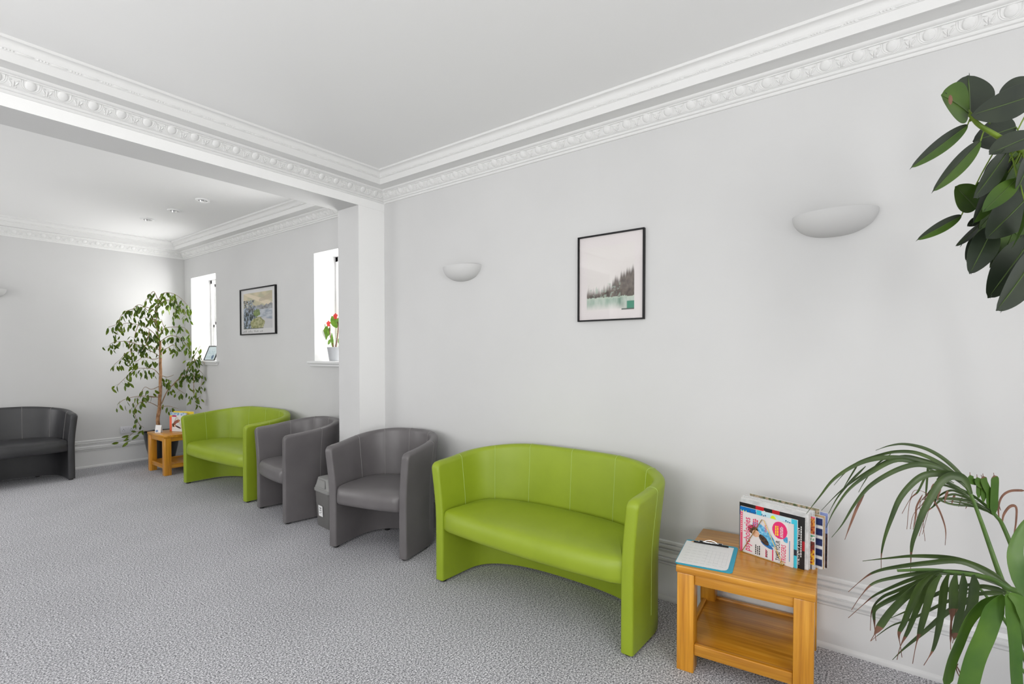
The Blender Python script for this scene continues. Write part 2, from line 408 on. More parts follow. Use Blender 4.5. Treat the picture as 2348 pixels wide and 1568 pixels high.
SK = [(.030, 0), (.030, .012), (.027, .020), (.021, .026), (.020, .032), (.020, .198), (.025, .203), (.0265, .211), (.015, .214), (.015, .219), (.0265, .222),
      (.027, .233), (.014, .236), (.014, .240), (.020, .243), (.014, .262), (.018, .277), (.006, .280), (.006, .285), (.016, .288), (.0155, .302), (.004, .305), (.004, .309), (.011, .311), (.010, .322), (.004, .327), (0, .327)]
def skirt(name, axis, plane, sgn, u0, u1, m0=0, m1=0):
    b = MB()
    P = (lambda o, u, z: Vector((plane+sgn*o, u, z))) if axis == 'x' else (lambda o, u, z: Vector((u, plane+sgn*o, z)))
    b.rings([[P(o, u0+m0*o, z), P(o, u1+m1*o, z)] for o, z in SK], close=False)
    return struct(b.build(name, M['skirt'], smooth=30))
skirt('baseboard_right', 'x', XR, -1, YS, YB, 1, -1)
skirt('baseboard_pier', 'y', YB, -1, XP, XR, -1, -1)
skirt('baseboard_pier', 'x', XP, -1, YB, YP, -1, 1)
skirt('baseboard_pier', 'y', YP, 1, XP, XB, -1, -1)
skirt('baseboard_right', 'x', XB, -1, YP, YF, 1, -1)
skirt('baseboard_far', 'y', YF, -1, XL, XB, 1, -1)
skirt('baseboard_left', 'x', XL, 1, YS, YB, 1, -1)
skirt('baseboard_left', 'x', XL, 1, YP, YF, 1, -1)
skirt('baseboard_behind', 'y', YS, 1, XL, XR, 1, -1)

# ------------------------------------------------------------------ tub chairs
def plan(W, D, t, n_exp, bdep):
    """centre line of the U shell from left front to right front, with outward normals. local: front is -Y"""
    a = W/2-t/2; y0 = -D/2; yb = D/2-t/2; ys = yb-bdep
    pts = []
    k = 9
    for i in range(k): pts.append(Vector((a, y0+(ys-y0)*i/k, 0)))
    N = 56
    for i in range(N+1):
        th = PI*i/N; c, s = math.cos(th), math.sin(th)
        pts.append(Vector((a*math.copysign(abs(c)**(2/n_exp), c), ys+bdep*abs(s)**(2/n_exp), 0)))
    for i in range(k-1, -1, -1): pts.append(Vector((-a, y0+(ys-y0)*i/k, 0)))
    # resample evenly
    L = [0]
    for i in range(1, len(pts)): L.append(L[-1]+(pts[i]-pts[i-1]).length)
    T = L[-1]; ends = [0, .002, .005, .009, .014, .022]
    n = int(T/.03); ss = ends+[.022+(T-.044)*i/n for i in range(1, n)]+[T-e for e in reversed(ends)]
    out = []; j = 0
    for s_ in ss:
        while j < len(L)-2 and L[j+1] < s_: j += 1
        f = (s_-L[j])/max(1e-9, L[j+1]-L[j]); out.append((s_, pts[j].lerp(pts[j+1], min(1, f))))
    res = []
    for i, (s_, p) in enumerate(out):
        i0, i1 = max(0, i-2), min(len(out)-1, i+2)
        tg = (out[i1][1]-out[i0][1]).normalized(); nn = Vector((tg.y, -tg.x, 0))
        if s_ < .03: nn = Vector((1, 0, 0))
        if s_ > T-.03: nn = Vector((-1, 0, 0))
        res.append((s_, p, nn))
    return res, T
def sstep(x): x = max(0, min(1, x)); return x*x*(3-2*x)
def tub(name, label, cat, W, vinyl, stitch, seams, group, n_exp=2.3, bdep=.30):
    D, t = .55, .060
    root = thing(name, label, cat, group=group)
    path, T = plan(W, D, t, n_exp, bdep)
    H0, H1 = .715, .785
    b = MB()
    def section(s_, p, nn, detail=True):
        e = min(s_, T-s_)
        hh = H0+(H1-H0)*sstep(e/(.62 if W < 1 else .70))
        r = .012; th = t/2-(r-math.sqrt(max(0, r*r-(r-e)**2)) if e < r else 0)
        R2 = .040; hh -= (R2-math.sqrt(max(0, R2*R2-(R2-e)**2)) if e < R2 else 0)
        fl = lambda z: (.022+.015*abs(nn.x))*sstep((z-.34)/(.84-.34))**1.1
        pr = []
        for z in (.014, .12, .25, .36, .43, .50, .57, .64): pr.append((th, z))
        rt = min(.026, th*.8)
        for k in range(6):
            a = PI/2*k/5; pr.append((th-rt+rt*math.cos(a), hh-rt+rt*math.sin(a)))
        for k in range(6):
            a = PI/2+PI/2*k/5; pr.append((-th+rt+rt*math.cos(a), hh-rt+rt*math.sin(a)))
        for z in (.64, .57, .50, .43, .36, .25, .12, .014): pr.append((-th, z))
        return [p+nn*(o+fl(z))+Vector((0, -(fl(z)*.35 if e < .3 else 0)*(1-e/.3 if e < .3 else 0), z)) for o, z in pr]
    rs = [section(*q) for q in path]
    b.rings(rs, 0, True, True, True)
    b.build('shell', vinyl, root, smooth=50)
    # stitched seams running from the seat over the top and down the outside
    st = MB()
    for f in seams:
        s_ = T*f; q = min(path, key=lambda q: abs(q[0]-s_)); sec = section(*q)
        cen = q[1]+Vector((0, 0, .4))
        inn = sec[len(sec)//2-4:-3]
        st.tube([v+Vector((-q[2].x, -q[2].y, 0))*.0006 if v.z < .74 else v+Vector((0, 0, .0006)) for v in inn], .0013, 5)
        st.tube([v+q[2]*.0004 for v in sec[1:13]], .0011, 5)
    st.build('seam', stitch, root)
    # seat cushion: closed plan from the inner face of the shell and a gently bowed front
    inner = [(p-nn*(t/2-.001)) for s_, p, nn in path if s_ > .012 and s_ < T-.012]
    yf = -D/2+.004; wi = inner[0].x; nf = 22
    outline = [Vector((p.x, max(p.y, yf), 0)) for p in inner]
    left = outline[-1].x
    bow = .030 if W > 1 else .016
    front = []
    for i in range(1, nf):
        x = left+(wi-left)*i/nf; front.append(Vector((x, yf-bow*(1-(2*i/nf-1)**2), 0)))
    poly = outline+front; n = len(poly); cent = Vector((0, .02, 0))
    def inset(d, z, bulge=0):
        r = []
        for i, p in enumerate(poly):
            tg = (poly[(i+1) % n]-poly[i-1]).normalized(); nn = Vector((tg.y, -tg.x, 0))
            if nn.dot(cent-p) < 0: nn = -nn
            q = p+nn*d; q = Vector((q.x, q.y-(bulge if i >= len(outline) else 0), z)); r.append(q)
        return r
    s = MB()
    prof = [(.03, .311, 0), (.008, .312, 0), (.001, .319, .003), (.0, .340, .009), (.0, .37, .010), (.001, .396, .007), (.005, .414, .002), (.010, .424, 0)]
    rr = [inset(d, z, bl) for d, z, bl in prof]
    last = rr[-1]
    for f, z in ((.96, .431), (.90, .437), (.82, .442), (.68, .447), (.5, .451), (.25, .454), (.03, .455)):
        rr.append([Vector((p.x*(.72+.28*f), .02+(p.y-.02)*f, z)) for p in last])
    s.rings(rr, 0, True, True, True)
    s.build('seat', vinyl, root, smooth=60)
    for sx in (-1, 1):
        for (x, y) in ((sx*(W/2-.034), -D/2+.034), (sx*(W/2-.15 if W < 1 else W/2-.22), D/2-.09 if W < 1 else D/2-.055)):
            f = MB(); f.lathe([(0.0, 0), (.018, 0), (.020, .003), (.020, .0155), (0, .0155)], 14)
            fo = f.build('foot', M['foot'], root, smooth=40); fo.location = (x, y, 0)
    return root
def place(o, fc, facing, D=.55):
    f = Vector((facing[0], facing[1], 0)).normalized()
    o.location = Vector((fc[0], fc[1], 0))-f*(D/2); o.rotation_euler = (0, 0, math.atan2(f.x, -f.y))
    return o
S6 = (.16, .285, .40, .515, .63, .75, .86); S4 = (.20, .345, .5, .655, .80)
S6 = (.11, .23, .352, .50, .648, .77, .89)
sofa = tub('tub_sofa', 'bright green two-seat tub sofa beside the nearer oak side table', 'sofa', 1.265, M['green'], M['greenstitch'], S6, 'two-seat tub sofas', 2.55, .31)
place(sofa, (2.101, 1.546), (-1, .024))
s2 = copy_tree(sofa); s2['label'] = 'darker-lit green two-seat tub sofa in the back room, next to the far oak table'
place(s2, (2.182, 5.323), (-.999, -.042)); s2.scale = (1, 1.07, 1)
ch1 = tub('tub_chair', 'grey single tub chair beside the bright green sofa, in front of the wall pier', 'armchair', .646, M['grey'], M['greystitch'], S4, 'grey single tub chairs')
place(ch1, (2.113, 2.838), (-.970, -.243))
c2 = copy_tree(ch1); c2['label'] = 'grey single tub chair partly hidden behind the pier, next to the farther green sofa'
place(c2, (2.137, 4.160), (-.990, .139))
s3 = tub('tub_sofa', 'dark charcoal two-seat tub sofa against the far wall, cut by the left edge', 'sofa', 1.265, M['charcoal'], M['greystitch'], S6, 'two-seat tub sofas', 2.55, .31)
place(s3, (.868, 7.075), (.0, -1))

# ------------------------------------------------------------------ oak side tables
def side_table(label):
    """local: front is -X (towards the room), width along Y; origin at floor centre"""
    r = thing('side_table', label, 'side table', group='oak side tables')
    dx, dy = .545, .515; X0, Y0 = -dx/2, -dy/2
    t = MB(); t.rbox((X0, Y0, .421), (-X0, -Y0, .450), .004); t.build('tabletop', M['wood_y'], r, smooth=35)
    L = .070; i = .004
    for sx in (-1, 1):
        for sy in (-1, 1):
            x0, x1 = sorted((sx*(dx/2-i), sx*(dx/2-i-L))); y0, y1 = sorted((sy*(dy/2-i), sy*(dy/2-i-L)))
            b = MB(); b.rbox((x0, y0, 0), (x1, y1, .4205), .004); b.build('leg', M['wood_z'], r, smooth=35)
    yi = dy/2-i-L; xi = dx/2-i-L
    for sx in (-1, 1):
        x0, x1 = sorted((sx*(dx/2-.014), sx*(dx/2-.036)))
        b = MB(); b.rbox((x0, -yi+.0005, .377), (x1, yi-.0005, .4205), .002); b.build('apron', M['wood_y'], r, smooth=35)
        b = MB(); b.rbox((x0, -yi+.0005, .075), (x1, yi-.0005, .122), .003); b.build('rail', M['wood_y'], r, smooth=35)
    for sy in (-1, 1):
        y0, y1 = sorted((sy*(dy/2-.014), sy*(dy/2-.036)))
        b = MB(); b.rbox((-xi+.0005, y0, .377), (xi-.0005, y1, .4205), .002); b.build('apron', M['wood_x'], r, smooth=35)
        b = MB(); b.rbox((-xi+.0005, y0, .075), (xi-.0005, y1, .122), .003); b.build('rail', M['wood_x'], r, smooth=35)
    s = MB(); s.rbox((-dx/2+.0365, -dy/2+.0365, .095), (dx/2-.0365, dy/2-.0365, .113), .001)
    s.build('shelf', M['wood_y'], r, smooth=35)
    return r
tb1 = side_table('orange oak side table with open shelf, holding the clipboard and the bigger magazine pile')
TR = math.radians(5.0)
tb1.location = (2.434, .509, 0); tb1.rotation_euler = (0, 0, TR)
tb2 = copy_tree(tb1); tb2['label'] = 'small oak side table in the far corner beneath the potted fig tree'
tb2.location = (2.405, 6.715, 0); tb2.rotation_euler = (0, 0, 0)

# ------------------------------------------------------------------ print and lettering helpers
def grid_print(name, W, H, nx, ny, paint, parent, mtl=None):
    """flat sheet in local XZ facing -Y with a painted colour per point; u to the right, v up"""
    b = MB(); cols = []
    for j in range(ny+1):
        for i in range(nx+1):
            u, v = i/nx, j/ny; b.v.append((u*W, 0, v*H)); cols.append(paint(u, v))
    for j in range(ny):
        for i in range(nx):
            a = j*(nx+1)+i; b.f.append([a, a+1, a+nx+2, a+nx+1]); b.m.append(0)
    return b.build(name, mtl or M['print'], parent, colors=cols)
_inks = {}
def ink(c):
    if c not in _inks: _inks[c] = mat('ink', c, .5)
    return _inks[c]
def lettering(txt, size, mtl, parent, loc, turn=0, name='lettering', squeeze=1.0):
    """letters on the local XZ plane facing -Y; turn rotates them in that plane (degrees)"""
    cu = bpy.data.curves.new('letters', 'FONT'); cu.body = txt; cu.size = size; cu.offset = size*.012
    cu.resolution_u = 2
    t = bpy.data.objects.new('letters', cu); COL.objects.link(t)
    me = bpy.data.meshes.new_from_object(t.evaluated_get(bpy.context.evaluated_depsgraph_get()))
    bpy.data.objects.remove(t); bpy.data.curves.remove(cu)
    a = math.radians(turn)
    for v in me.vertices:
        x, y = v.co.x*squeeze, v.co.y
        v.co = Vector((x*math.cos(a)-y*math.sin(a), 0, x*math.sin(a)+y*math.cos(a)))
    me.materials.clear(); me.materials.append(mtl); me.name = name
    o = bpy.data.objects.new(name, me); COL.objects.link(o); o.parent = parent; o.location = loc
    return o
def nz(x, y, s=1.0, seed=0.0, oct=3):
    return noise.fractal(Vector((x*s, y*s, seed)), .8, 2.0, oct)
def mix(a, b, t):
    t = max(0, min(1, t)); return tuple(a[i]+(b[i]-a[i])*t for i in range(3))

# ------------------------------------------------------------------ pictures
def misty_forest(u, v):
    # mount
    if u < .125 or u > .865 or v < .105 or v > .875: return (.70, .655, .655)
    x, y = (u-.125)/.74, (v-.105)/.77
    sky = (.70, .665, .65); c = sky
    wl = .205+.012*nz(x, 0, 7, 1)
    top = .34+.30*sstep((x-.30)/.72)*.95+.055*nz(x, 0, 9, 3)
    tooth = abs(((x*17+.4*nz(x, 0, 20, 5)) % 1)-.5)*2; top += .055*(1-tooth)+.03*(1-abs(((x*7.3) % 1)-.5)*2)*sstep((x-.3)/.3)
    d = top-y
    if d > 0 and y > wl:
        den = sstep(d/.12)*(.50+.50*sstep((x-.2)/.4))+.5*sstep((.33-y)/.1)
        tree = mix((.14, .11, .09), (.055, .04, .032), nz(x, y, 12, 7)+.5)
        c = mix(sky, tree, den*.95)
        g = nz(x, y, 16, 11)
        if g > .27 and y < .42 and x < .72: c = mix(c, (.33, .44, .36), .6)
    elif y <= wl:
        f = nz(x*1.0, y*.35, 9, 21)
        water = mix((.46, .53, .47), mix((.24, .36, .29), (.09, .16, .12), sstep((x-.45)/.5)), .42+f)
        c = mix(water, sky, sstep((.13-y)/.13)*.9*(1-.9*sstep((x-.6)/.4)))
        if x > .86 and y > .02 and y < .13: c = (.03, .22, .14)
        if y < .02: c = sky if x < .75 else (.05, .07, .06)
        if y > wl-.022: c = mix(c, (.50, .58, .47), .45)
    return c
def snowy_lake(u, v):
    if u < .075 or u > .915 or v < .115 or v > .92: return (.62, .615, .615)
    x, y = (u-.075)/.84, (v-.115)/.805
    c = mix((.58, .50, .33), (.42, .40, .26), nz(x, y, 5, 1)+.5)
    if y > .98-.45*x and y < 1.05-.35*x: c = (.66, .57, .42)
    if x > .55 and y > .78-.1*(1-x) and y < .62+.38*x*.9: c = mix(c, (.42, .35, .25), .7)
    ridge = .60+.07*nz(x, 0, 9, 2)+.06*x
    if y < ridge: c = mix((.34, .35, .37), (.13, .13, .14), nz(x, y, 10, 4)+.5)
    if y < .52: c = mix((.46, .49, .53), (.24, .28, .35), nz(x*.6, y*1.4, 9, 9)+.35)
    if y < .33-.22*(x-.5): c = mix(c, (.52, .51, .51), .8)
    edge = .52+.20*nz(0, y, 5, 6)
    if x < edge-.08 and y < .80:
        n1 = nz(x*1.6, y*.5, 17, 12); n2 = nz(x, y, 26, 14)
        dd = mix((.006, .012, .012), (.34, .42, .54), sstep((n1+.12)/.5))
        c = dd if n2 > -.15 or y < .5 else c
    gx, gy = (x-.47)/.12, (y-.43)/.10
    if gx*gx+gy*gy < 1+.5*nz(x, y, 12, 3): c = mix((.07, .13, .02), (.20, .28, .06), nz(x, y, 22, 3)+.5)
    gx, gy = (x-.50)/.24, (y-.13)/.18
    if gx*gx+gy*gy < 1+.3*nz(x, y, 9, 8): c = mix((.42, .40, .22), (.15, .17, .03), nz(x, y, 14, 31)+.45)
    if y < .018 and x < .7: c = (.03, .04, .03)
    return c
def picture(label, x, y0, y1, z0, z1, paint, fw, group=None, caption=False):
    """hangs on a wall plane facing -X; local: XZ sheet facing -Y turned to face -X"""
    r = thing('framed_picture', label, 'picture', (x, y1, z0), -PI/2)
    W, H = y1-y0, z1-z0; d = .022
    f = MB()
    f.rbox((0, -d, 0), (fw, -.001, H), .001); f.rbox((W-fw, -d, 0), (W, -.001, H), .001)
    f.rbox((fw, -d, 0), (W-fw, -.001, fw), .001); f.rbox((fw, -d, H-fw), (W-fw, -.001, H), .001)
    f.build('frame', M['black'], r, smooth=30)
    p = grid_print('print', W-2*fw, H-2*fw, 110, 130, paint, r); p.location = (fw, -d*.45, fw)
    g = MB(); g.box((fw*.9, -d*.62, fw*.9), (W-fw*.9, -d*.55, H-fw*.9)); g.build('glass', M['glass'], r)
    b = MB(); b.box((fw*.5, -d*.4, fw*.5), (W-fw*.5, -.0015, H-fw*.5)); b.build('backing', M['paper'], r)
    if caption:
        c = MB()
        for i in range(14):
            if i % 4 == 3: continue
            u = .06+i*.042; c.box((W*u, -d*.46, H*.058), (W*(u+.03), -d*.455, H*(.078+.012*(i % 3))))
        c.build('caption', ink((.38, .38, .38, 1)), r)
    return r
picture('black framed print of misty fir trees above green water, between the two wall uplighters', XR, 1.131, 1.556, 1.551, 2.063, misty_forest, .0085)
picture('black framed wide print of a snowy lakeside, between the back room windows', XB, 5.283, 6.083, 1.575, 2.101, snowy_lake, .013, caption=True)

# ------------------------------------------------------------------ plaster wall uplighters
def sconce(label, loc, rotz):
    r = thing('wall_light', label, 'wall light', loc, rotz, 'plaster wall uplighters')
    a, p, h = .167, .128, .104; b = MB(); o = []; n_ = []
    for i in range(13):
        th = PI/2*i/12*.995
        k = math.cos(th)**.85; z = -h*math.sin(th)
        o.append([Vector((-p*math.sin(PI*j/28)**.9*k if 0 < j < 28 else 0, a*math.cos(PI*j/28)*k, z)) for j in range(29)])
        k2 = k*.955
        n_.append([Vector((-p*math.sin(PI*j/28)**.9*k2 if 0 < j < 28 else 0, a*math.cos(PI*j/28)*k2, z+.005*(i/12))) for j in range(29)])
    b.rings(o, close=False); b.rings(n_, close=False); b.rings([o[0], n_[0]], close=False)
    b.build('bowl', M['plaster'], r, smooth=60)
    c = MB(); c.rbox((-.03, -.05, -.05), (-.0005, .05, -.01), .003); c.build('bracket', M['frame_white'], r)
    return r
w1 = sconce('white plaster bowl wall light beside the wall pier, left of the misty picture', (XR, 2.512, 1.987), 0)
w2 = copy_tree(w1); w2.location = (XR, .234, 1.990); w2['label'] = 'white plaster bowl wall light between the misty picture and the rubber plant'
w3 = copy_tree(w1); w3.location = (.915, YF, 2.055); w3.rotation_euler = (0, 0, PI/2); w3['label'] = 'white plaster bowl wall light on the far wall, cut by the left edge'

# ------------------------------------------------------------------ ceiling downlights
def downlight(label, x, y):
    r = thing('ceiling_spotlight', label, 'ceiling light', (x, y, ZB), 0, 'recessed ceiling spotlights')
    b = MB(); b.lathe([(.063, 0), (.063, -.006), (.058, -.011), (.040, -.010), (.034, -.002), (.034, -.0005)], 32)
    b.build('rim', M['frame_white'], r, smooth=40)
    Mx = Matrix.Rotation(math.radians(14), 4, 'X') @ Matrix.Rotation(math.radians(-10), 4, 'Y')
    b = MB(); b.lathe([(.031, -.002), (.030, -.016), (.024, -.018), (.021, -.008), (0, -.006)], 24, M=Mx)
    b.build('lamp', M['chrome'], r, smooth=40)
    return r
downlight('recessed ceiling spotlight farthest into the back room', 2.008, 6.465)
downlight('recessed ceiling spotlight in the middle of the row of three', 2.054, 5.856)
downlight('recessed ceiling spotlight nearest the beam', 2.079, 5.248)

# ------------------------------------------------------------------ socket on the far wall
r = thing('wall_socket', 'double electric socket on the far wall above the skirting, left of the fig pot', 'socket', (2.143, YF, .41))
b = MB(); b.rbox((-.073, -.010, -.043), (.073, -.0005, .043), .003); b.build('faceplate', M['socket'], r, smooth=40)
for sx in (-1, 1):
    c = sx*.040
    for a0, a1 in (((c-.003, -.0106, .004), (c+.003, -.0099, .013)), ((c-.014, -.0106, -.012), (c-.007, -.0099, -.008)), ((c+.007, -.0106, -.012), (c+.014, -.0099, -.008))):
        b = MB(); b.box(a0, a1); b.build('pin_slot', M['dark'], r)
for sx in (-1, 1):
    b = MB(); b.rbox((sx*.016-.006, -.013, .012), (sx*.016+.006, -.0095, .030), .001); b.build('switch', M['socket'], r)

# ------------------------------------------------------------------ grey waste bin
r = thing('waste_bin', 'grey plastic swing-lid bin tucked between the two grey chairs', 'bin', (2.330, 3.550, 0), math.radians(-6)); r.scale = (1, 1, 1.05)
def rr(hx, hy, rad, z, n=5):
    o = []
    for cx, cy, a0 in ((hx-rad, hy-rad, 0), (-hx+rad, hy-rad, 90), (-hx+rad, -hy+rad, 180), (hx-rad, -hy+rad, 270)):
        for i in range(n+1):
            a = math.radians(a0+90*i/n); o.append(Vector((cx+rad*math.cos(a), cy+rad*math.sin(a), z)))
    return o
b = MB(); b.rings([rr(.082, .100, .02, 0), rr(.084, .102, .022, .004), rr(.096, .118, .026, .265)], cap0=True, cap1=True)
b.build('body', M['binbody'], r, smooth=50)
b = MB(); b.rings([rr(.094, .116, .026, .2655), rr(.102, .124, .028, .264), rr(.104, .126, .03, .270), rr(.104, .126, .03, .284), rr(.099, .121, .03, .288), rr(.098, .120, .03, .300), rr(.094, .116, .03, .306),
                  rr(.090, .078, .02, .368), rr(.070, .060, .02, .374), rr(.03, .03, .02, .375)], cap1=True)
b.build('lid', M['binlid'], r, smooth=40)
b = MB()   # swing flap: a panel sitting on the sloping side of the lid
b.rings([[Vector((-.106, -.072, .300)), Vector((-.106, .072, .300)), Vector((-.098, .060, .356)), Vector((-.098, -.060, .356))],
         [Vector((-.096, -.072, .298)), Vector((-.096, .072, .298)), Vector((-.085, .060, .356)), Vector((-.085, -.060, .356))]], cap0=True, cap1=True)
b.build('flap', M['binlid'], r, bevel=.004)
sk = MB(); sk.box((-.0925, -.020, .088), (-.0905, .045, .168)); st_ = sk.build('sticker', M['paper'], r)
st_.rotation_euler = (0, math.radians(-2.9), 0); st_.location = (.0015, 0, 0)
sk = MB()
for z, a, c_ in ((.152, .036, .070), (.145, .04, .06), (.133, .036, .07), (.120, .036, .048), (.112, .055, .072)):
    sk.box((-.0930, a-.040, z-.003), (-.0926, c_-.040, z+.002))
sk.build('sticker_print', ink((.12, .12, .12, 1)), st_)

# ------------------------------------------------------------------ clipboard, form and pencil
def tilt_frame(o, p0, px):
    """place o at p0 with local +X along the floor direction from p0 to px"""
    o.location = p0; o.rotation_euler = (0, 0, math.atan2(px[1]-p0[1], px[0]-p0[0]))
cb = thing('clipboard', 'turquoise clipboard lying on the front corner of the oak table', 'clipboard')
tilt_frame(cb, (2.153, .752, .4505), (2.189, .524))       # local x: along the front edge, local y: towards the wall
b = MB(); W_, D_ = .229, .318
o1 = [Vector((p.x+W_/2, p.y+D_/2, 0)) for p in rr(W_/2, D_/2, .016, 0)]; o2 = [p+Vector((0, 0, .003)) for p in o1]
b.rings([o1, o2], cap0=True, cap1=True); b.build('board', M['cyan'], cb)
b = MB(); b.rbox((.055, .296, .0032), (.165, .312, .011), .003); b.build('clip', M['chrome'], cb, smooth=40)
for x0 in (.060, .146): b = MB(); b.rbox((x0, .289, .0034), (x0+.015, .301, .013), .002); b.build('clip_tab', M['black'], cb, smooth=40)
b = MB(); pts = [(.082, .304, .011), (.095, .306, .016), (.11, .308, .018), (.125, .306, .016), (.138, .304, .011)]; b.tube(pts, .0016, 8); b.build('clip_loop', M['chrome'], cb, smooth=40)
pf = thing('paper_form', 'white printed form clipped on the turquoise board', 'paper')
pf.location = cb.matrix_basis @ Vector((.003, .010, .0036)); pf.rotation_euler = cb.rotation_euler
b = MB()
ol = [Vector((.0, 0, 0)), Vector((.185, 0, 0)), Vector((.196, .004, 0)), Vector((.203, .012, 0)), Vector((.207, .03, 0)), Vector((.209, .285, 0)), Vector((0, .285, 0))]
b.rings([ol, [p+Vector((0, 0, .0012)) for p in ol]], cap0=True, cap1=True); b.build('sheet', M['paper'], pf)
b = MB()
for k, (y0, x0, n) in enumerate(((.255, .02, 6), (.235, .02, 5), (.20, .02, 4), (.165, .02, 4), (.13, .02, 4), (.095, .02, 4), (.06, .02, 6), (.03, .02, 7))):
    for i in range(n): b.box((x0+i*.025, y0, .00122), (x0+i*.025+.018, y0+.0018, .0014))
for i in range(6): b.box((.11+i*.017, .05, .00122), (.1106+i*.017, .20, .0014))
for i in range(5): b.box((.11, .05+i*.0375, .00122), (.195, .0506+i*.0375, .0014))
b.build('form_print', ink((.52, .52, .53, 1)), pf)
pc = thing('pencil', 'dark pencil lying along the clip of the turquoise clipboard', 'pencil')
pc.location = cb.matrix_basis @ Vector((.025, .283, .0092)); pc.rotation_euler = cb.rotation_euler
b = MB(); b.tube([(.012, 0, 0), (.165, .001, 0)], .0038, 6); b.build('barrel', M['black'], pc)
b = MB(); b.tube([(0, 0, 0), (.012, 0, 0)], [.0006, .0038], 6); b.build('sharpened_tip', mat('bare_wood', (.5, .3, .15, 1), .7), pc)

# ------------------------------------------------------------------ magazines
def magazine(label, W, H, T, paint, res=(60, 60), group='magazines in the pile on the nearer oak table', curl=0):
    """local: cover faces -Y, x to the right, z up, pages behind"""
    r = thing('magazine', label, 'magazine', group=group)
    b = MB(); b.box((.001, .0009, .001), (W-.001, T-.0009, H-.001)); b.build('pages', M['pages'], r)
    b = MB(); b.box((0, .0003, 0), (W, .0009, H)); b.box((0, T-.0009, 0), (W, T-.0002, H)); b.build('cover', M['paper'], r)
    grid_print('cover_print', W, H, res[0], res[1], paint, r)
    return r
A = Vector((-.300, -.954, 0)); RZ = math.atan2(A.y, A.x); NB = Vector((.954, -.300, 0))
O1 = Vector((2.477, .562, .4508))
def stand(m, a, back, up=0, lean=0, yaw=0):
    m.location = O1+A*a+NB*back+Vector((0, 0, up)); m.rotation_euler = (math.radians(lean), 0, RZ+math.radians(yaw))
    return m
def ellin(x, y, cx, cy, rx, ry, rot=0):
    c, s = math.cos(rot), math.sin(rot); dx, dy = x-cx, y-cy
    return ((dx*c+dy*s)/rx)**2+((-dx*s+dy*c)/ry)**2 < 1
def cover_front(u, v):
    x, y = u*1.29, v
    c = (.74, .71, .72)
    if u < .05: return (.72, .08, .16) if not (.015 < u < .038 and int(v*40) % 2 and v > .45) else ((.85, .60, .62))
    if u < .05 and v < .45: return (.9, .4, .02)
    if ellin(x, y, .66, .56, .30, .115, -.75): c = mix((.05, .30, .62), (.25, .62, .85), .5+nz(x, y, 14, 2))
    if ellin(x, y, .50, .70, .20, .10, -.35): c = mix((.06, .34, .66), (.32, .66, .86), .5+nz(x, y, 14, 4))
    if ellin(x, y, .68, .34, .16, .05, -.35): c = (.02, .16, .45)
    if ellin(x, y, .60, .44, .15, .075, -.7): c = mix((.02, .012, .01), (.10, .05, .03), .5+nz(x, y, 20, 5))
    if ellin(x, y, .33, .62, .13, .11): c = mix((.03, .015, .01), (.16, .08, .04), .5+nz(x, y, 20, 6))
    if ellin(x, y, .40, .54, .09, .085): c = mix((.62, .33, .20), (.80, .52, .36), .5+nz(x, y, 12, 7))
    if ellin(x, y, 1.13, .60, .07, .07): c = mix((.03, .25, .52), (.12, .45, .7), .5+nz(x, y, 14, 9))
    if ellin(x, y, .98, .78, .175, .20): c = (.75, .03, .17)
    if u > .90: c = (.70, .66, .66)
    if .93 < u < .945 and .12 < v < .6: c = (.05, .25, .50)
    return c
m1 = stand(magazine('white-covered magazine in front, woman in a blue shirt and pink round badge', .236, .184, .006, cover_front, (150, 116)), 0, 0)
pink, blk, yel = ink((.72, .04, .15, 1)), ink((.02, .02, .02, 1)), ink((.95, .62, .02, 1))
lettering('psychologies', .043, pink, m1, (.047, -.0006, .010), 90, squeeze=.70)
lettering('TAME YOUR', .026, blk, m1, (.181, -.0006, .010), 90, squeeze=.60)
lettering('TRIGGERS', .028, pink, m1, (.206, -.0006, .008), 90, squeeze=.62)
b = MB()
random.seed(3)
def strokes(b, x, z0, z1, n, h, step=.006, y=-.0006):
    for k in range(n):
        z = z0
        while z < z1-.004:
            l = random.uniform(.004, .011); b.box((x+k*step, y, z), (x+k*step+h, y+.0002, min(z+l, z1))); z += l+.002
strokes(b, .072, .008, .050, 3, .0045, .0085); strokes(b, .120, .008, .040, 2, .0022, .0045); b.build('small_print', blk, m1)
b = MB(); strokes(b, .060, .128, .165, 3, .0060, .0085); strokes(b, .118, .010, .045, 2, .0022, .004); b.rbox((.148, -.0009, .003), (.153, -.0003, .050), .0001)
strokes(b, .115, .118, .150, 2, .0022, .005); b.build('red_small_print', pink, m1)
b = MB(); strokes(b, .160, .118, .160, 2, .0055, .0085, -.0008); b.build('badge_print', yel, m1)
b = MB(); strokes(b, .182, .115, .162, 3, .0024, .0045, -.0008); strokes(b, .012, .09, .17, 1, .0022, .004); b.build('white_small_print', M['paper'], m1)
def cover_cyan(u, v):
    c = mix((.45, .68, .76), (.62, .78, .84), .5+nz(u, v, 5, 3))
    if u > .90: c = (.05, .52, .68)
    if u > .94 and .26 < v < .38: c = (.02, .03, .05)
    if v > .80 and u < .30: c = (.0, .16, .50)
    if .30 < u < .40 and v > .78: c = (.05, .50, .66)
    if ellin(u, v, .60, .875, .055, .09): c = (.68, .78, .02)
    return c
m2 = stand(magazine('pale blue magazine with lime badge, directly behind the front one', .254, .204, .007, cover_cyan, (100, 80)), -.006, .0075)
lettering('W', .030, ink((.75, .80, .05, 1)), m2, (.003, -.0006, .168), 0, squeeze=.9)
b = MB(); strokes(b, .045, .178, .194, 4, .006, .0085); strokes(b, .10, .18, .194, 3, .005, .008); strokes(b, .205, .178, .193, 3, .005, .008); b.build('small_print', ink((.01, .10, .25, 1)), m2)
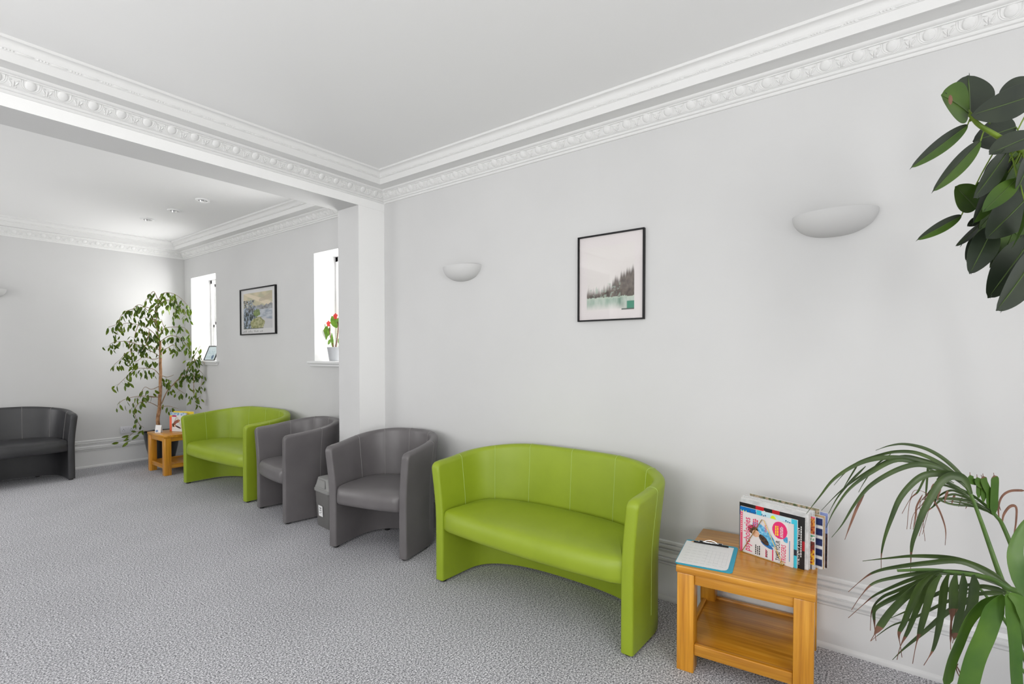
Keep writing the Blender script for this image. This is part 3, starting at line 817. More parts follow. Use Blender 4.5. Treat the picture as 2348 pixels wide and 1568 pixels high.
def cover_black(u, v):
    if v > .87 and .22 < u < .40: return (.02, .02, .02) if u < .27 else (.55, .01, .02)
    if v > .87 and .52 < u < .64: return (.50, .01, .015)
    if u > .965 and .35 < v < .55: return (.35, .01, .02)
    return (.012, .011, .012)
m3 = stand(magazine('black-covered magazine with white headline running up its right edge', .289, .220, .009, cover_black, (100, 60)), -.014, .0165)
lettering("THE PLAT'S THE TURN", .026, M['paper'], m3, (.268, -.0006, .014), 90, squeeze=.60)
b = MB(); strokes(b, .272, .05, .18, 1, .004, .006); b.build('small_print', M['paper'], m3)
b = MB(); strokes(b, .062, .188, .196, 1, .004, .006); strokes(b, .095, .196, .206, 3, .007, .009); b.build('red_headline', M['paper'], m3)
def plain(c1, c2, s=8, seed=0):
    return lambda u, v: mix(c1, c2, .5+1.2*nz(u, v, s, seed))
def cover_gossip(u, v):
    if v < .10: return (.70, .68, .68) if not int(u*260) % 3 else (.15, .15, .17)
    k = int((v-.1)/.145)
    cs = ((.75, .42, .02), (.70, .38, .02), (.10, .03, .02), (.75, .70, .68), (.55, .18, .04), (.70, .30, .05), (.75, .12, .20))
    c = cs[min(k, 6)]
    if nz(u, v, 34, 5) > .12: c = (.28, .03, .02) if k != 3 else (.05, .30, .14)
    return c
def cover_navy(u, v):
    k = (v*5) % 1
    return (.68, .67, .67) if k < .24 else mix((.004, .012, .06), (.02, .03, .12), nz(u, v, 9)+.5)
specs = [
    ('thin white-edged magazine with dark back, directly behind the black one', -.004, .0265, .290, .226, .006, plain((.50, .50, .50), (.68, .68, .68), 6, 2), 0),
    ('magazine with pale cover and pages curling, fourth in the pile', -.006, .034, .292, .230, .010, plain((.62, .61, .60), (.74, .73, .72), 5, 3), .3),
    ('gossip magazine with yellow and red boxed headlines on its visible edge', .000, .047, .300, .212, .009, cover_gossip, .8),
    ('thick magazine with plain white cover, topmost pale edge of the pile', -.012, .058, .300, .232, .016, plain((.70, .70, .70), (.76, .76, .75), 4, 6), .6),
    ('magazine with navy photo strips between white bands on its edge', .018, .077, .298, .205, .009, cover_navy, 1.2),
    ('tan-edged magazine near the back of the pile', .022, .088, .298, .213, .006, plain((.38, .24, .12), (.52, .36, .20), 7, 9), 1.2),
    ('magazine with green and brown photographic cover showing along the top', .000, .096, .295, .236, .008, plain((.05, .10, .03), (.55, .42, .30), 20, 4), 1.0),
    ('dark and lilac-blue magazine at the very back of the pile', .026, .106, .297, .222, .008, lambda u, v: (.25, .30, .55) if u > .72 and v > .62 else mix((.012, .010, .012), (.10, .05, .05), nz(u, v, 18, 2)+.5), 1.6)]
for lb, a_, bk, W_, H_, T_, pf_, yw in specs:
    stand(magazine(lb, W_+.008, H_+.010, T_, pf_, (60, 50)), a_-.010, bk, yaw=yw)
def rack(label, depth=.124):
    r = thing('magazine_rack', label, 'magazine rack', group='gold wire magazine racks')
    b = MB(); w_ = .0016
    for y in (-.004, depth):
        b.tube([(.012, y, .002), (.104, y, .172), (.112, y, .172), (.196, y, .002)], w_, 8)
        b.tube([(.004, y, .0018), (.20, y, .0018)], w_, 8)
    for x in (.012, .196): b.tube([(x, -.006, .0018), (x, depth+.004, .0018)], w_, 8)
    b.build('wire_frame', M['gold'], r, smooth=60)
    b = MB()
    for y in (-.006,):
        b.tube([(.196+.008*math.cos(a), y-.001, .0095+.0078*math.sin(a)) for a in [2*PI*i/14 for i in range(15)]], w_*.9, 6)
    b.build('curled_foot', M['gold'], r, smooth=60)
    return r
rk = rack('gold wire triangular rack holding the magazines on the nearer oak table')
rk.location = O1+NB*(-.003); rk.location.z = .4502; rk.rotation_euler = (0, 0, RZ)

# things on the far table
O2 = Vector((2.305, 6.800, .4508)); A2 = Vector((.42, -.9075, 0)).normalized(); RZ2 = math.atan2(A2.y, A2.x); NB2 = Vector((-A2.y, A2.x, 0))
def cover_runner(u, v):
    c = (.72, .70, .70)
    if u < .16: c = (.85, .16, .08)
    if ellin(u, v, .30, .40, .13, .12): c = (.03, .015, .01)
    if ellin(u, v, .38, .36, .08, .07): c = (.75, .42, .28)
    if ellin(u, v, .50, .60, .25, .10, .5): c = (.30, .10, .07)
    if ellin(u, v, .60, .28, .22, .05, -.4): c = (.06, .03, .03)
    if ellin(u, v, .65, .45, .2, .10): c = (.62, .66, .68)
    if v > .9 and u < .5: c = (.65, .45, .05) if u < .2 else (.45, .02, .10)
    return c
grp = 'magazines on the far oak table'
m = magazine('front magazine on the far table, white with orange side strip', .20, .190, .006, cover_runner, (60, 60), grp); m.location = O2; m.rotation_euler = (0, 0, RZ2)
for k, (lb, bk, W_, H_, T_, pf_) in enumerate((
    ('blue and white magazine on the far table, second in its pile', .009, .22, .222, .008, plain((.15, .32, .50), (.68, .70, .74), 9, 1)),
    ('plain pale magazine in the middle of the far table pile', .019, .22, .218, .010, plain((.55, .55, .56), (.72, .72, .72), 9, 2)),
    ('yellow-topped magazine at the back of the far table pile', .055, .285, .232, .010, plain((.75, .52, .02), (.80, .62, .06), 6, 3)))):
    m = magazine(lb, W_, H_, T_, pf_, (30, 30), grp); m.location = O2+NB2*bk+A2*(.0 if k < 2 else .0); m.rotation_euler = (0, 0, RZ2)
rk2 = copy_tree(rk); rk2['label'] = 'gold wire rack holding the magazines on the far oak table'
rk2.location = O2-NB2*.003; rk2.location.z = .4502; rk2.rotation_euler = (0, 0, RZ2)
r = thing('table_card', 'small white folded card with blue mark standing on the far oak table', 'card', (2.165, 6.835, .4504), math.radians(-62))
b = MB(); b.rings([[Vector((0, 0, 0)), Vector((.078, 0, 0)), Vector((.078, .014, .085)), Vector((0, .014, .085))], [Vector((0, .001, 0)), Vector((.078, .001, 0)), Vector((.078, .015, .085)), Vector((0, .015, .085))]], cap0=True, cap1=True)
b.rings([[Vector((0, .030, 0)), Vector((.078, .030, 0)), Vector((.078, .016, .085)), Vector((0, .016, .085))], [Vector((0, .031, 0)), Vector((.078, .031, 0)), Vector((.078, .017, .085)), Vector((0, .017, .085))]], cap0=True, cap1=True)
b.build('card', M['paper'], r)
b = MB(); b.ell((.026, .0018, .018), (Vector((.018, 0, 0)), Vector((0, .0025, .012)), Vector((0, -.001, 0))), 14, 3, zmin=0); b.build('printed_mark', ink((.16, .24, .42, 1)), r)

# framed card on the far window sill, potted plant on the near one
r = thing('framed_notice', 'black framed printed notice leaning on the far window sill', 'framed notice', (2.885, 7.335, 1.2745), -PI/2)
r.rotation_euler = (math.radians(0), 0, -PI/2)
LX = Matrix.Rotation(math.radians(-21), 4, 'X')
b = MB()
for a0, a1 in (((0, 0, 0), (.32, .012, .012)), ((0, 0, .198), (.32, .012, .21)), ((0, 0, .012), (.012, .012, .198)), ((.308, 0, .012), (.32, .012, .198))): b.rbox(a0, a1, .0015, M=LX)
b.build('frame', M['black'], r)
pr = grid_print('print', .296, .186, 40, 30, lambda u, v: (.02, .08, .2) if ellin(u, v, .72, .22, .10, .16) else ((.30, .42, .48) if int(v*22) % 2 and .12 < u < .8 and .15 < v < .85 and nz(u, int(v*22), 9) > -.3 else (.50, .60, .64)), r)
pr.location = LX @ Vector((.012, .006, .012)); pr.rotation_euler = (math.radians(-21), 0, 0)
b = MB(); b.box((.012, .007, .012), (.308, .011, .198), M=LX); b.build('backing', M['black'], r)

r = thing('potted_plant', 'red-flowered thorny plant in a pale grey pot on the near window sill', 'plant', (2.925, 4.385, 1.2895))
b = MB(); b.lathe([(0, .001), (.062, .001), (.066, .01), (.085, .128), (.087, .135), (.083, .136), (.080, .125), (.0, .118)], 28); b.build('pot', M['greypot'], r, smooth=40)
b = MB(); b.lathe([(0, .120), (.0805, .1195)], 20); b.build('soil', M['soil'], r)
def W2L(px, py, off=0):
    v = ray(px, py); s = (2.925+off)/v.x; p = CAM+v*s; return p-Vector((2.925, 4.385, 1.2895))
b = MB()
for pl in ([(766, 806), (764, 790), (758, 775), (756, 756), (757, 745)], [(768, 806), (772, 785), (775, 762), (776, 745), (772, 730)], [(772, 806), (780, 790), (786, 765), (784, 748)]):
    P_ = [W2L(*q) for q in pl]; b.tube(P_, [.007, .006, .0055, .005, .004][:len(P_)], 7)
    for i in range(26):
        k = random.random()*(len(P_)-1); j = int(k); c = P_[j].lerp(P_[min(j+1, len(P_)-1)], k-j)
        d = Vector((random.uniform(-1, 1), random.uniform(-1, 1), random.uniform(-.3, .6))).normalized()*.014
        b.tube([c, c+d], [.0011, .0002], 4)
b.build('stem', mat('thorny_stem', (.12, .045, .03, 1), .8), r, smooth=50)

def leaf(b, base, tip, wid, nrm, sag=0.0, fold=.15, mf=0, mb=1, n=10, m=6, shape=1.0, rib=None, halfm=None, twist=0):
    base, tip, nrm = Vector(base), Vector(tip), Vector(nrm)
    ax = tip-base; L_ = ax.length; ax.normalize(); side = ax.cross(nrm).normalized(); nn = side.cross(ax).normalized()
    vs = []; th = .0007
    for i in range(n+1):
        t = .5-.5*math.cos(PI*i/n)
        w_ = max(.0006, wid/2*abs(math.sin(PI*t**.9))**(.80*shape))
        if t > .97: w_ *= .6
        c = base+ax*(L_*t)+nn*(-sag*(t**2)*L_)+Vector((0, 0, 0))
        a = twist*t; sd = side*math.cos(a)+nn*math.sin(a); nd = nn*math.cos(a)-side*math.sin(a)
        for j in range(m+1):
            q = 2*j/m-1
            vs.append(c+sd*(w_*q)+nd*(fold*w_*abs(q)**1.4))
    N_ = len(vs); back = [v-nn*th for v in vs]
    b0 = len(b.v); b.v += [tuple(v) for v in vs+back]
    for i in range(n):
        for j in range(m):
            a_ = i*(m+1)+j; q = [a_, a_+1, a_+m+2, a_+m+1]
            fm = mf if halfm is None else (halfm[0] if j < m/2 else halfm[1])
            b.f.append([b0+k for k in q]); b.m.append(fm)
            b.f.append([b0+N_+k for k in reversed(q)]); b.m.append(mb)
    for i in range(n):
        for j0 in (0, m):
            a_, c_ = i*(m+1)+j0, (i+1)*(m+1)+j0
            b.f.append([b0+a_, b0+c_, b0+N_+c_, b0+N_+a_]); b.m.append(mf)
    if rib is not None:
        b.tube([base+ax*(L_*t)+nn*(-sag*t*t*L_+.0006) for t in (0, .25, .5, .75, .95)], [wid*.014+.0004]*4+[.0003], 5, rib)
VIEW = -FW
b = MB()
for bx, by, tx, ty, w_ in ((745, 742, 738, 770, .045), (751, 746, 744, 778, .05), (757, 750, 752, 768, .03), (773, 752, 762, 728, .055), (774, 748, 778, 730, .05), (776, 742, 786, 734, .04),
                           (760, 778, 752, 788, .03), (776, 776, 784, 790, .035), (778, 800, 788, 796, .03), (764, 800, 760, 768, .022), (782, 762, 790, 750, .04), (784, 790, 792, 770, .04)):
    leaf(b, W2L(bx, by), W2L(bx+(tx-bx)*1.25, by+(ty-by)*1.2, random.uniform(-.03, .03)), w_*1.35, (-.8, -.5, .3), .1, .2, 0, 0, 6, 4)
b.build('foliage', M['plantgreen'], r, smooth=60)
for cx_, cy_ in ((754, 742), (770, 725)):
    b = MB(); c = W2L(cx_, cy_)
    for k in range(5):
        a = 2*PI*k/5+.4; leaf(b, c-Vector((0, math.cos(a), math.sin(a)))*.002, c+Vector((-.006, math.cos(a)*.038, math.sin(a)*.032)), .036, (-1, 0, .2), .05, .1, 0, 0, 5, 4)
    b.ell(c, (Vector((.006, 0, 0)), Vector((0, .006, 0)), Vector((0, 0, .006))), 8, 5, zmin=-.99)
    b.build('flower', M['red'], r, smooth=60)

# ------------------------------------------------------------------ weeping fig in the far corner
FC = (2.40, 7.33)
fig = thing('weeping_fig', 'tall weeping fig tree in a black pot behind the far oak table', 'plant', (FC[0], FC[1], 0))
b = MB(); b.lathe([(0, .002), (.12, .002), (.125, .01), (.165, .20), (.192, .375), (.200, .385), (.200, .395), (.190, .395), (.186, .37), (0, .35)], 40); b.build('pot', M['blackpot'], fig, smooth=40)
b = MB(); b.lathe([(0, .355), (.187, .352)], 30); b.build('soil', M['soil'], fig)
def fp(cx, cy, jit=0):
    px, py = 220+cx/3.921, 640+cy/3.921; v = ray(px, py); k = .78 if px > 365 else .04
    s = (7.28+k*2.37+jit)/(v.y+k*v.x); p = CAM+v*s
    p.x = min(p.x, 2.775); p.y = min(p.y, 7.665)
    return p-Vector((FC[0], FC[1], 0))
def crs(P_, k=5):
    o = []
    for i in range(len(P_)-1):
        p0, p1, p2, p3 = P_[max(0, i-1)], P_[i], P_[i+1], P_[min(len(P_)-1, i+2)]
        for j in range(k):
            t = j/k; o.append(.5*((2*p1)+(p2-p0)*t+(2*p0-5*p1+4*p2-p3)*t*t+(3*p1-p0-3*p2+p3)*t**3))
    o.append(P_[-1].copy()); return o
tr = crs([Vector((0, 0, .34))]+[fp(*q) for q in ((557, 1300), (570, 1150), (578, 1000), (580, 850), (580, 700), (575, 560))], 6)
b = MB()
for ph in (0, 2.1, 4.2):
    b.tube([p+Vector((math.cos(ph+i*.33), math.sin(ph+i*.33), 0))*(.010-.003*i/len(tr)) for i, p in enumerate(tr)], [.014-.006*i/len(tr) for i in range(len(tr))], 8)
b.build('trunk', M['figbark'], fig, smooth=60)
FB = [[(575,560),(548,430),(545,280),(555,180)], [(575,540),(480,450),(380,410),(250,400),(180,500)], [(550,420),(480,300),(400,230),(340,260),(320,340)],
 [(548,300),(450,250),(330,270),(240,310),(190,400),(112,430)], [(550,240),(620,190),(700,200),(770,260),(820,350)], [(555,200),(600,130),(680,125),(760,170),(845,260)],
 [(576,500),(620,440),(720,430),(800,440),(850,530)], [(580,560),(660,510),(740,520),(800,570),(860,640)], [(580,640),(480,600),(380,590),(300,560),(220,560),(150,570),(108,610)],
 [(580,700),(480,640),(380,640),(280,660),(220,720),(165,765)], [(570,860),(520,810),(440,800),(350,810),(270,880),(190,960)], [(590,1120),(640,1010),(720,920),(830,800),(880,700),(940,600)],
 [(830,800),(890,740),(930,700),(1000,765)], [(720,920),(780,880),(880,850),(950,880),(940,990)], [(575,1060),(500,1060),(420,1050),(360,1080),(320,1170)],
 [(580,700),(520,720),(430,700),(360,740),(290,740)], [(575,960),(500,990),(440,970),(400,1030)], [(585,1150),(650,1140),(740,1165)], [(572,1150),(460,1100),(380,1120),(350,1200),(380,1290),(430,1335)],
 [(570,1370),(450,1365),(340,1380),(260,1460)], [(575,600),(520,530),(440,540),(400,620)], [(548,380),(440,340),(380,380)], [(580,650),(640,620),(700,590),(740,640)], [(555,180),(520,110),(480,150),(430,210)],
 [(700,950),(740,990),(800,1030)], [(880,860),(880,1000),(890,1080),(940,1050)], [(560,1060),(400,1050),(260,1080),(205,1120)], [(575,860),(640,880),(700,860)], [(480,450),(460,560),(420,640)],
 [(380,410),(350,500),(340,600)], [(620,440),(600,400),(590,360)], [(700,200),(720,270),(690,340)], [(880,700),(900,780),(960,850)], [(300,560),(310,640),(330,720)], [(640,1010),(660,930),(650,900)]]
b = MB(); tips = []
for k, pl in enumerate(FB):
    jt = random.uniform(-.12, .12); P_ = crs([fp(x_, y_, jt*(i/len(pl))) for i, (x_, y_) in enumerate(pl)], 5)
    r0 = .007 if k in (0, 11) else .0038
    b.tube(P_, [r0*(1-.75*i/len(P_))+.0006 for i in range(len(P_))], 5); tips.append(P_)
b.build('branches', M['twig'], fig, smooth=60)
b = MB()
for k, P_ in enumerate(tips):
    dens = {17: .45, 18: .4, 19: .45, 14: .55, 16: .6, 26: .5, 11: .7, 12: .7, 0: 1.6, 4: 1.4, 5: 1.3, 6: 1.4, 20: 1.3, 31: 1.4, 7: 1.3}.get(k, 1.0)
    lo_ = .12 if k not in (11, 14, 18, 19, 26) else .38
    L_ = sum((P_[i+1]-P_[i]).length for i in range(len(P_)-1)); n_ = int(L_/.0165*dens)
    for q in range(n_):
        f = (lo_+(1-lo_)*(q+random.random())/n_)*(len(P_)-1); j = min(int(f), len(P_)-2); c = P_[j].lerp(P_[j+1], f-j)
        if random.random() < .10: continue
        dirv = Vector((random.gauss(0, .42), random.gauss(0, .42), -1)).normalized()
        if k == 19: dirv = Vector((-.8, -.1, -.4+random.gauss(0, .3))).normalized()
        ln = random.uniform(.050, .084); c2 = c+dirv*.012+Vector((random.gauss(0, .026), random.gauss(0, .022), random.gauss(-.018, .026)))
        wp = Vector((FC[0], FC[1], 0))
        tp = c2+dirv*ln
        if (tp+wp).x > 2.79 or (tp+wp).y > 7.68: continue
        nr = Vector((random.gauss(-.5, .5), random.gauss(-.6, .5), random.gauss(.1, .3)))
        leaf(b, c2, tp, ln*random.uniform(.34, .46), nr, random.uniform(-.15, .25), .25, 0, 0, 5, 4)
        if random.random() < .6: b.tube([c, c2], .0008, 4)
b.build('foliage', M['ficus'], fig, smooth=70)

# ------------------------------------------------------------------ parlour palm in the near right corner
PP = Vector((1.80, -.37, 0))
palm = thing('potted_palm', 'palm with long drooping browning fronds beside the nearer oak table', 'plant', PP)
b = MB(); b.lathe([(0, .002), (.105, .002), (.11, .01), (.145, .27), (.150, .275), (.150, .30), (.140, .30), (.136, .27), (0, .26)], 36); b.build('pot', M['terracotta'], palm, smooth=40)
b = MB(); b.lathe([(0, .268), (.1365, .265)], 30); b.build('soil', M['soil'], palm)
def pp(cx, cy, d): return at(1840+cx/2.76, 1000+cy/2.76, d)-PP
def ribbon(b, P_, wmax, mi=0, tipmi=None, tipfrac=1.1, face=VIEW, fold=.35, blunt=False, tw=0.0):
    """long leaflet: closed thin strip with a crease along its middle"""
    n = len(P_); L = [0]
    for i in range(1, n): L.append(L[-1]+(P_[i]-P_[i-1]).length)
    T = L[-1]; rows = []
    for i, p in enumerate(P_):
        t = L[i]/T; tg = (P_[min(n-1, i+1)]-P_[max(0, i-1)]).normalized()
        sd = tg.cross(face).normalized(); nn = sd.cross(tg).normalized()
        a = tw*t; sd2 = sd*math.cos(a)+nn*math.sin(a); nn2 = nn*math.cos(a)-sd*math.sin(a)
        w_ = wmax/2*(min(1, t/.22+.28) if t < .2 else (1 if blunt and t < .9 else 1-((t-.2)/.8)**1.9))
        if t > tipfrac: w_ *= max(.22, 1-(t-tipfrac)*6)
        w_ = max(w_, .0006)
        rows.append([p+sd2*w_+nn2*w_*fold, p+sd2*w_*.5+nn2*w_*fold*.4, p, p-sd2*w_*.5+nn2*w_*fold*.4, p-sd2*w_+nn2*w_*fold,
                     p-sd2*w_+nn2*(w_*fold-.0006), p-nn2*.0006, p+sd2*w_+nn2*(w_*fold-.0006)])
    if tipmi is None or tipfrac > 1: b.rings(rows, mi, True, True, True)
    else:
        k = max(1, min(n-2, next((i for i in range(n) if L[i]/T > tipfrac), n-2)))
        b.rings(rows[:k+1], mi, True, True, False); b.rings(rows[k:], tipmi, True, False, True)
def frond(name, stem, leaflets, stem_r, d_stem, label=None):
    b = MB()
    S = crs([pp(*q) for q in stem], 6)
    b.tube(S, [stem_r*(1-.7*i/len(S))+.0008 for i in range(len(S))], 8, 3)
    for lf in leaflets:
        pts, wpx, d0, d1 = lf[:4]; opt = lf[4] if len(lf) > 4 else {}
        n = len(pts); P_ = crs([pp(x_, y_, d0+(d1-d0)*i/(n-1)) for i, (x_, y_) in enumerate(pts)], 5)
        face = (VIEW+RT*random.uniform(-.25, .25)-DN*random.uniform(0, .3)).normalized()
        if opt.get('flat'): face = VIEW
        ribbon(b, P_, wpx/2.76*(d0+d1)/2/FPX*1.06, opt.get('m', 0), opt.get('tm', 1), opt.get('tf', 1.1), face, opt.get('fold', .3), opt.get('blunt', False), 0 if opt.get('flat') else random.uniform(-.3, .3))
    o = b.build(name, [M['palm'], M['brown'], M['yellowleaf'], M['palmstem'], M['palm_fresh']], palm, smooth=60)
    if label: o['label'] = label
    return o
base = lambda i: (1790+i*25, 2210-i*10, 1.20+.02*i)
B_ = dict
frond('frond', [(1760,2230,1.22),(1480,1500,1.22),(1350,1130,1.22),(1250,880,1.22),(1180,680,1.24),(1120,510,1.25),(1060,360,1.26),(1000,270,1.27)], [
 ([(1065,370),(1010,260),(900,150),(780,80),(650,50),(550,60),(463,90)], 27, 1.26, 1.40),
 ([(1060,350),(960,240),(850,160),(720,105),(600,97),(500,115),(350,165),(270,230),(200,310)], 22, 1.26, 1.45),
 ([(1050,340),(930,235),(800,180),(640,140),(480,140),(340,180),(200,270),(110,380),(25,490)], 30, 1.26, 1.42),
 ([(1050,330),(900,220),(760,180),(600,150),(450,220),(300,330),(200,470),(150,580)], 26, 1.25, 1.38),
 ([(1050,330),(880,210),(760,180),(660,190),(540,240),(420,320),(330,430),(250,560),(185,640)], 30, 1.25, 1.36),
 ([(1050,330),(980,250),(860,235),(760,250),(680,310),(610,400),(560,520),(520,640),(500,740),(498,835)], 38, 1.24, 1.28, B_(tf=.88)),
 ([(1070,365),(1020,270),(940,250),(870,290),(820,370),(760,480),(720,590),(690,700),(685,865)], 48, 1.23, 1.24, B_(tf=.82)),
 ([(560,112),(480,170),(430,230),(385,300),(355,355)], 10, 1.36, 1.38),
 ([(355,170),(300,260),(250,345)], 9, 1.38, 1.40),
 ([(400,190),(300,290),(220,390),(165,490)], 13, 1.40, 1.42),
 ([(390,370),(350,440),(310,540),(268,655)], 15, 1.33, 1.35, B_(m=1)),
 ([(1040,310),(930,210),(760,150),(620,130),(450,200),(260,330),(120,470)], 20, 1.29, 1.46),
 ([(1000,290),(960,250),(1000,250),(1060,330)], 34, 1.24, 1.26),
], .0065, 1.22)
bl = []
for k in range(9):
    x0 = 1225-k*38; y0 = 505-k*30; x1 = 700+(k*43) % 150; y1 = 400+(k*57) % 130
    bl.append(([(x0, y0), (x0-120, y0-58), ((x0+x1)/2-40, y0-80+k*3), (x1+30, y1-60), (x1-20, y1), (x1-70+(k % 3)*30, y1+90+(k % 4)*30)], 13, 1.42, 1.50, B_(tf=.52)))
for k in range(6):
    x0 = 830+k*45; bl.append(([(x0, 300+k*22), (x0-12, 340+k*18), (x0-22, 400+k*12)], 14, 1.45, 1.45, B_(m=1)))
for x0, y0, x1, y1, w_ in ((1210, 500, 1210, 232, 36), (1180, 455, 1142, 236, 30), (1145, 415, 1104, 242, 27), (1115, 390, 1060, 228, 28)):
    bl.append(([(x0, y0), (x0+2, y0-90), ((x0+x1)/2+4, (y0+y1)/2-20), (x1+6, y1+50), (x1, y1)], w_*1.35, 1.42, 1.40, B_(tf=.86, blunt=True, fold=.1, flat=1, m=4)))
bl += [([(1245, 520), (1238, 450), (1262, 380), (1320, 345), (1420, 345)], 14, 1.42, 1.44, B_(m=1, blunt=True)),
       ([(1265, 570), (1270, 500), (1310, 445), (1350, 450), (1350, 540), (1338, 640), (1340, 785)], 17, 1.42, 1.40, B_(m=1)),
       ([(1255, 470), (1215, 380), (1160, 310), (1130, 245)], 9, 1.44, 1.44, B_(m=1)),
       ([(820, 390), (870, 480), (905, 590), (903, 690)], 12, 1.46, 1.46, B_(m=1)),
       ([(760, 370), (720, 450), (715, 530), (700, 590)], 10, 1.46, 1.46, B_(m=1)),
       ([(1230, 510), (1100, 430), (980, 395), (830, 390)], 20, 1.42, 1.46), ([(1210, 490), (1100, 445), (1000, 420), (900, 410)], 18, 1.42, 1.46)]
frond('frond', [(1800,2230,1.26),(1520,1450,1.34),(1400,990,1.38),(1345,760,1.40),(1270,570,1.42),(1230,510,1.42),(1150,430,1.44),(1050,360,1.45),(900,290,1.47),(850,270,1.48)], bl, .006, 1.4, 'withered frond with mostly brown leaflets')
frond('frond', [(1780,2230,1.18),(1560,1560,1.10),(1450,1200,1.08),(1390,1010,1.06),(1300,960,1.07),(1200,905,1.08),(1100,880,1.09),(950,860,1.11),(800,845,1.14),(600,850,1.18)], [
 ([(1360,990),(1200,870),(1050,800),(900,765),(700,757),(550,770),(380,790)], 30, 1.12, 1.26),
 ([(1350,985),(1200,880),(1000,790),(800,800),(600,825),(480,850),(400,890),(290,985)], 34, 1.12, 1.24, B_(tf=.80)),
 ([(1350,985),(1180,900),(1000,862),(800,860),(600,890),(450,930),(370,1010),(310,1100)], 28, 1.10, 1.22, B_(tf=.76)),
 ([(1340,985),(1100,880),(860,862),(700,900),(550,960),(450,1010),(380,1070),(290,1150)], 30, 1.09, 1.20, B_(tf=.78)),
 ([(860,868),(740,915),(600,975),(500,1020),(440,1100),(430,1230)], 22, 1.11, 1.18, B_(tf=.72)),
 ([(870,868),(720,930),(620,1000),(520,1050),(455,1100),(455,1180),(465,1295)], 32, 1.11, 1.17, B_(tf=.76)),
 ([(880,880),(760,930),(650,1010),(560,1100),(500,1180),(432,1295)], 48, 1.09, 1.15, B_(tf=.80, blunt=True)),
 ([(820,875),(740,950),(680,1080),(640,1180),(610,1250),(622,1340),(630,1400)], 38, 1.09, 1.13, B_(tf=.66)),
 ([(840,878),(775,970),(720,1090),(670,1220),(620,1330),(598,1415)], 42, 1.08, 1.12, B_(tf=.70)),
 ([(875,872),(815,960),(780,1080),(742,1225),(715,1340),(697,1440)], 50, 1.07, 1.11, B_(tf=.62, flat=1)),
 ([(925,868),(892,950),(875,1100),(850,1250),(820,1360),(768,1450)], 50, 1.07, 1.10, B_(tf=.80, flat=1)),
 ([(970,866),(950,950),(948,1090),(938,1220),(938,1350)], 56, 1.06, 1.09, B_(tf=.46, blunt=True, flat=1)),
 ([(1015,868),(1010,960),(995,1080),(968,1220),(950,1310)], 52, 1.06, 1.09, B_(tf=.82, blunt=True, flat=1)),
 ([(1080,876),(1078,960),(1062,1080),(1020,1180),(960,1290)], 66, 1.07, 1.10, B_(blunt=True, flat=1)),
 ([(1290,985),(1200,960),(1110,950),(1000,985)], 30, 1.08, 1.12),
 ([(1290,1000),(1180,990),(1100,1002),(1010,1040)], 28, 1.08, 1.12),
 ([(1120,1000),(1000,1060),(900,1120),(780,1225),(650,1335),(570,1415)], 38, 1.13, 1.22),
 ([(1050,990),(900,1050),(700,1150),(560,1200),(430,1298)], 22, 1.13, 1.22, B_(tf=.9)),
 ([(1100,930),(950,960),(820,1010),(690,1090),(560,1150)], 26, 1.13, 1.20),
], .0075, 1.08)
frond('frond', [(1760,2230,1.14),(1600,1700,1.04),(1480,1300,1.0),(1400,1100,.99),(1300,1000,.98)], [
 ([(1270,1008),(1150,1060),(1050,1170),(985,1320),(935,1450),(890,1660)], 64, .99, 1.02, B_(m=4, blunt=True, fold=.22)),
 ([(1275,1008),(1210,1090),(1150,1250),(1080,1420),(1020,1660)], 112, .97, .99, B_(m=4, blunt=True, fold=.22)),
 ([(1290,1000),(1318,1120),(1340,1330),(1345,1500),(1360,1700)], 84, .96, .97, B_(m=4, blunt=True, fold=.22)),
 ([(1305,1000),(1370,1060),(1430,1200),(1480,1420),(1500,1600)], 110, .96, .97, B_(m=4, blunt=True, fold=.22)),
 ([(1420,1020),(1345,800),(1350,680),(1400,560),(1470,480)], 100, 1.02, 1.05, B_(m=4, fold=.22)),
 ([(975,1450),(1000,1500),(1040,1580)], 7, 1.02, 1.02, B_(m=1)), ([(985,1440),(975,1480),(1020,1570)], 6, 1.02, 1.02, B_(m=1)),
], .008, 1.0, 'lower frond of broad fresh green leaflets')
b = MB()
for st in ([(1750,2230,1.22),(1402,1400,1.20),(1290,1180,1.20),(1170,1020,1.20),(1120,960,1.20)], [(1790,2230,1.24),(1520,1700,1.26),(1402,1490,1.28),(1340,1440,1.3)]):
    S = crs([pp(*q) for q in st], 5); b.tube(S, [.005*(1-.5*i/len(S)) for i in range(len(S))], 7)
b.build('stem', M['palmstem'], palm, smooth=60)
b = MB(); b.tube([(.0, 0, .255), (.01, -.005, .33), (.0, 0, .42)], [.022, .018, .012], 10); b.build('trunk', M['bark'], palm, smooth=60)

# ------------------------------------------------------------------ rubber plant, top right
RP = Vector((2.26, -.56, 0))
rub = thing('rubber_plant', 'tall rubber plant with large glossy dark leaves at the upper right', 'plant', RP)
b = MB(); b.lathe([(0, .002), (.12, .002), (.125, .01), (.16, .29), (.166, .295), (.166, .32), (.154, .32), (.15, .29), (0, .28)], 36); b.build('pot', M['blackpot'], rub, smooth=40)
b = MB(); b.lathe([(0, .288), (.1505, .285)], 30); b.build('soil', M['soil'], rub)
def rp(cx, cy, d): return at(2060+cx/2.615, 140+cy/2.615, d)-RP
b = MB()
T1 = [Vector((0, 0, .28)), Vector((.01, .01, .9)), rp(930, 1350, 1.62), rp(880, 1000, 1.56), rp(850, 750, 1.54), rp(800, 600, 1.50), rp(740, 540, 1.47)]
T2 = [rp(880, 1000, 1.56), rp(930, 700, 1.58), rp(940, 400, 1.58), rp(930, 150, 1.56)]
Sa = crs(T1, 6); Sb = crs(T2, 6)
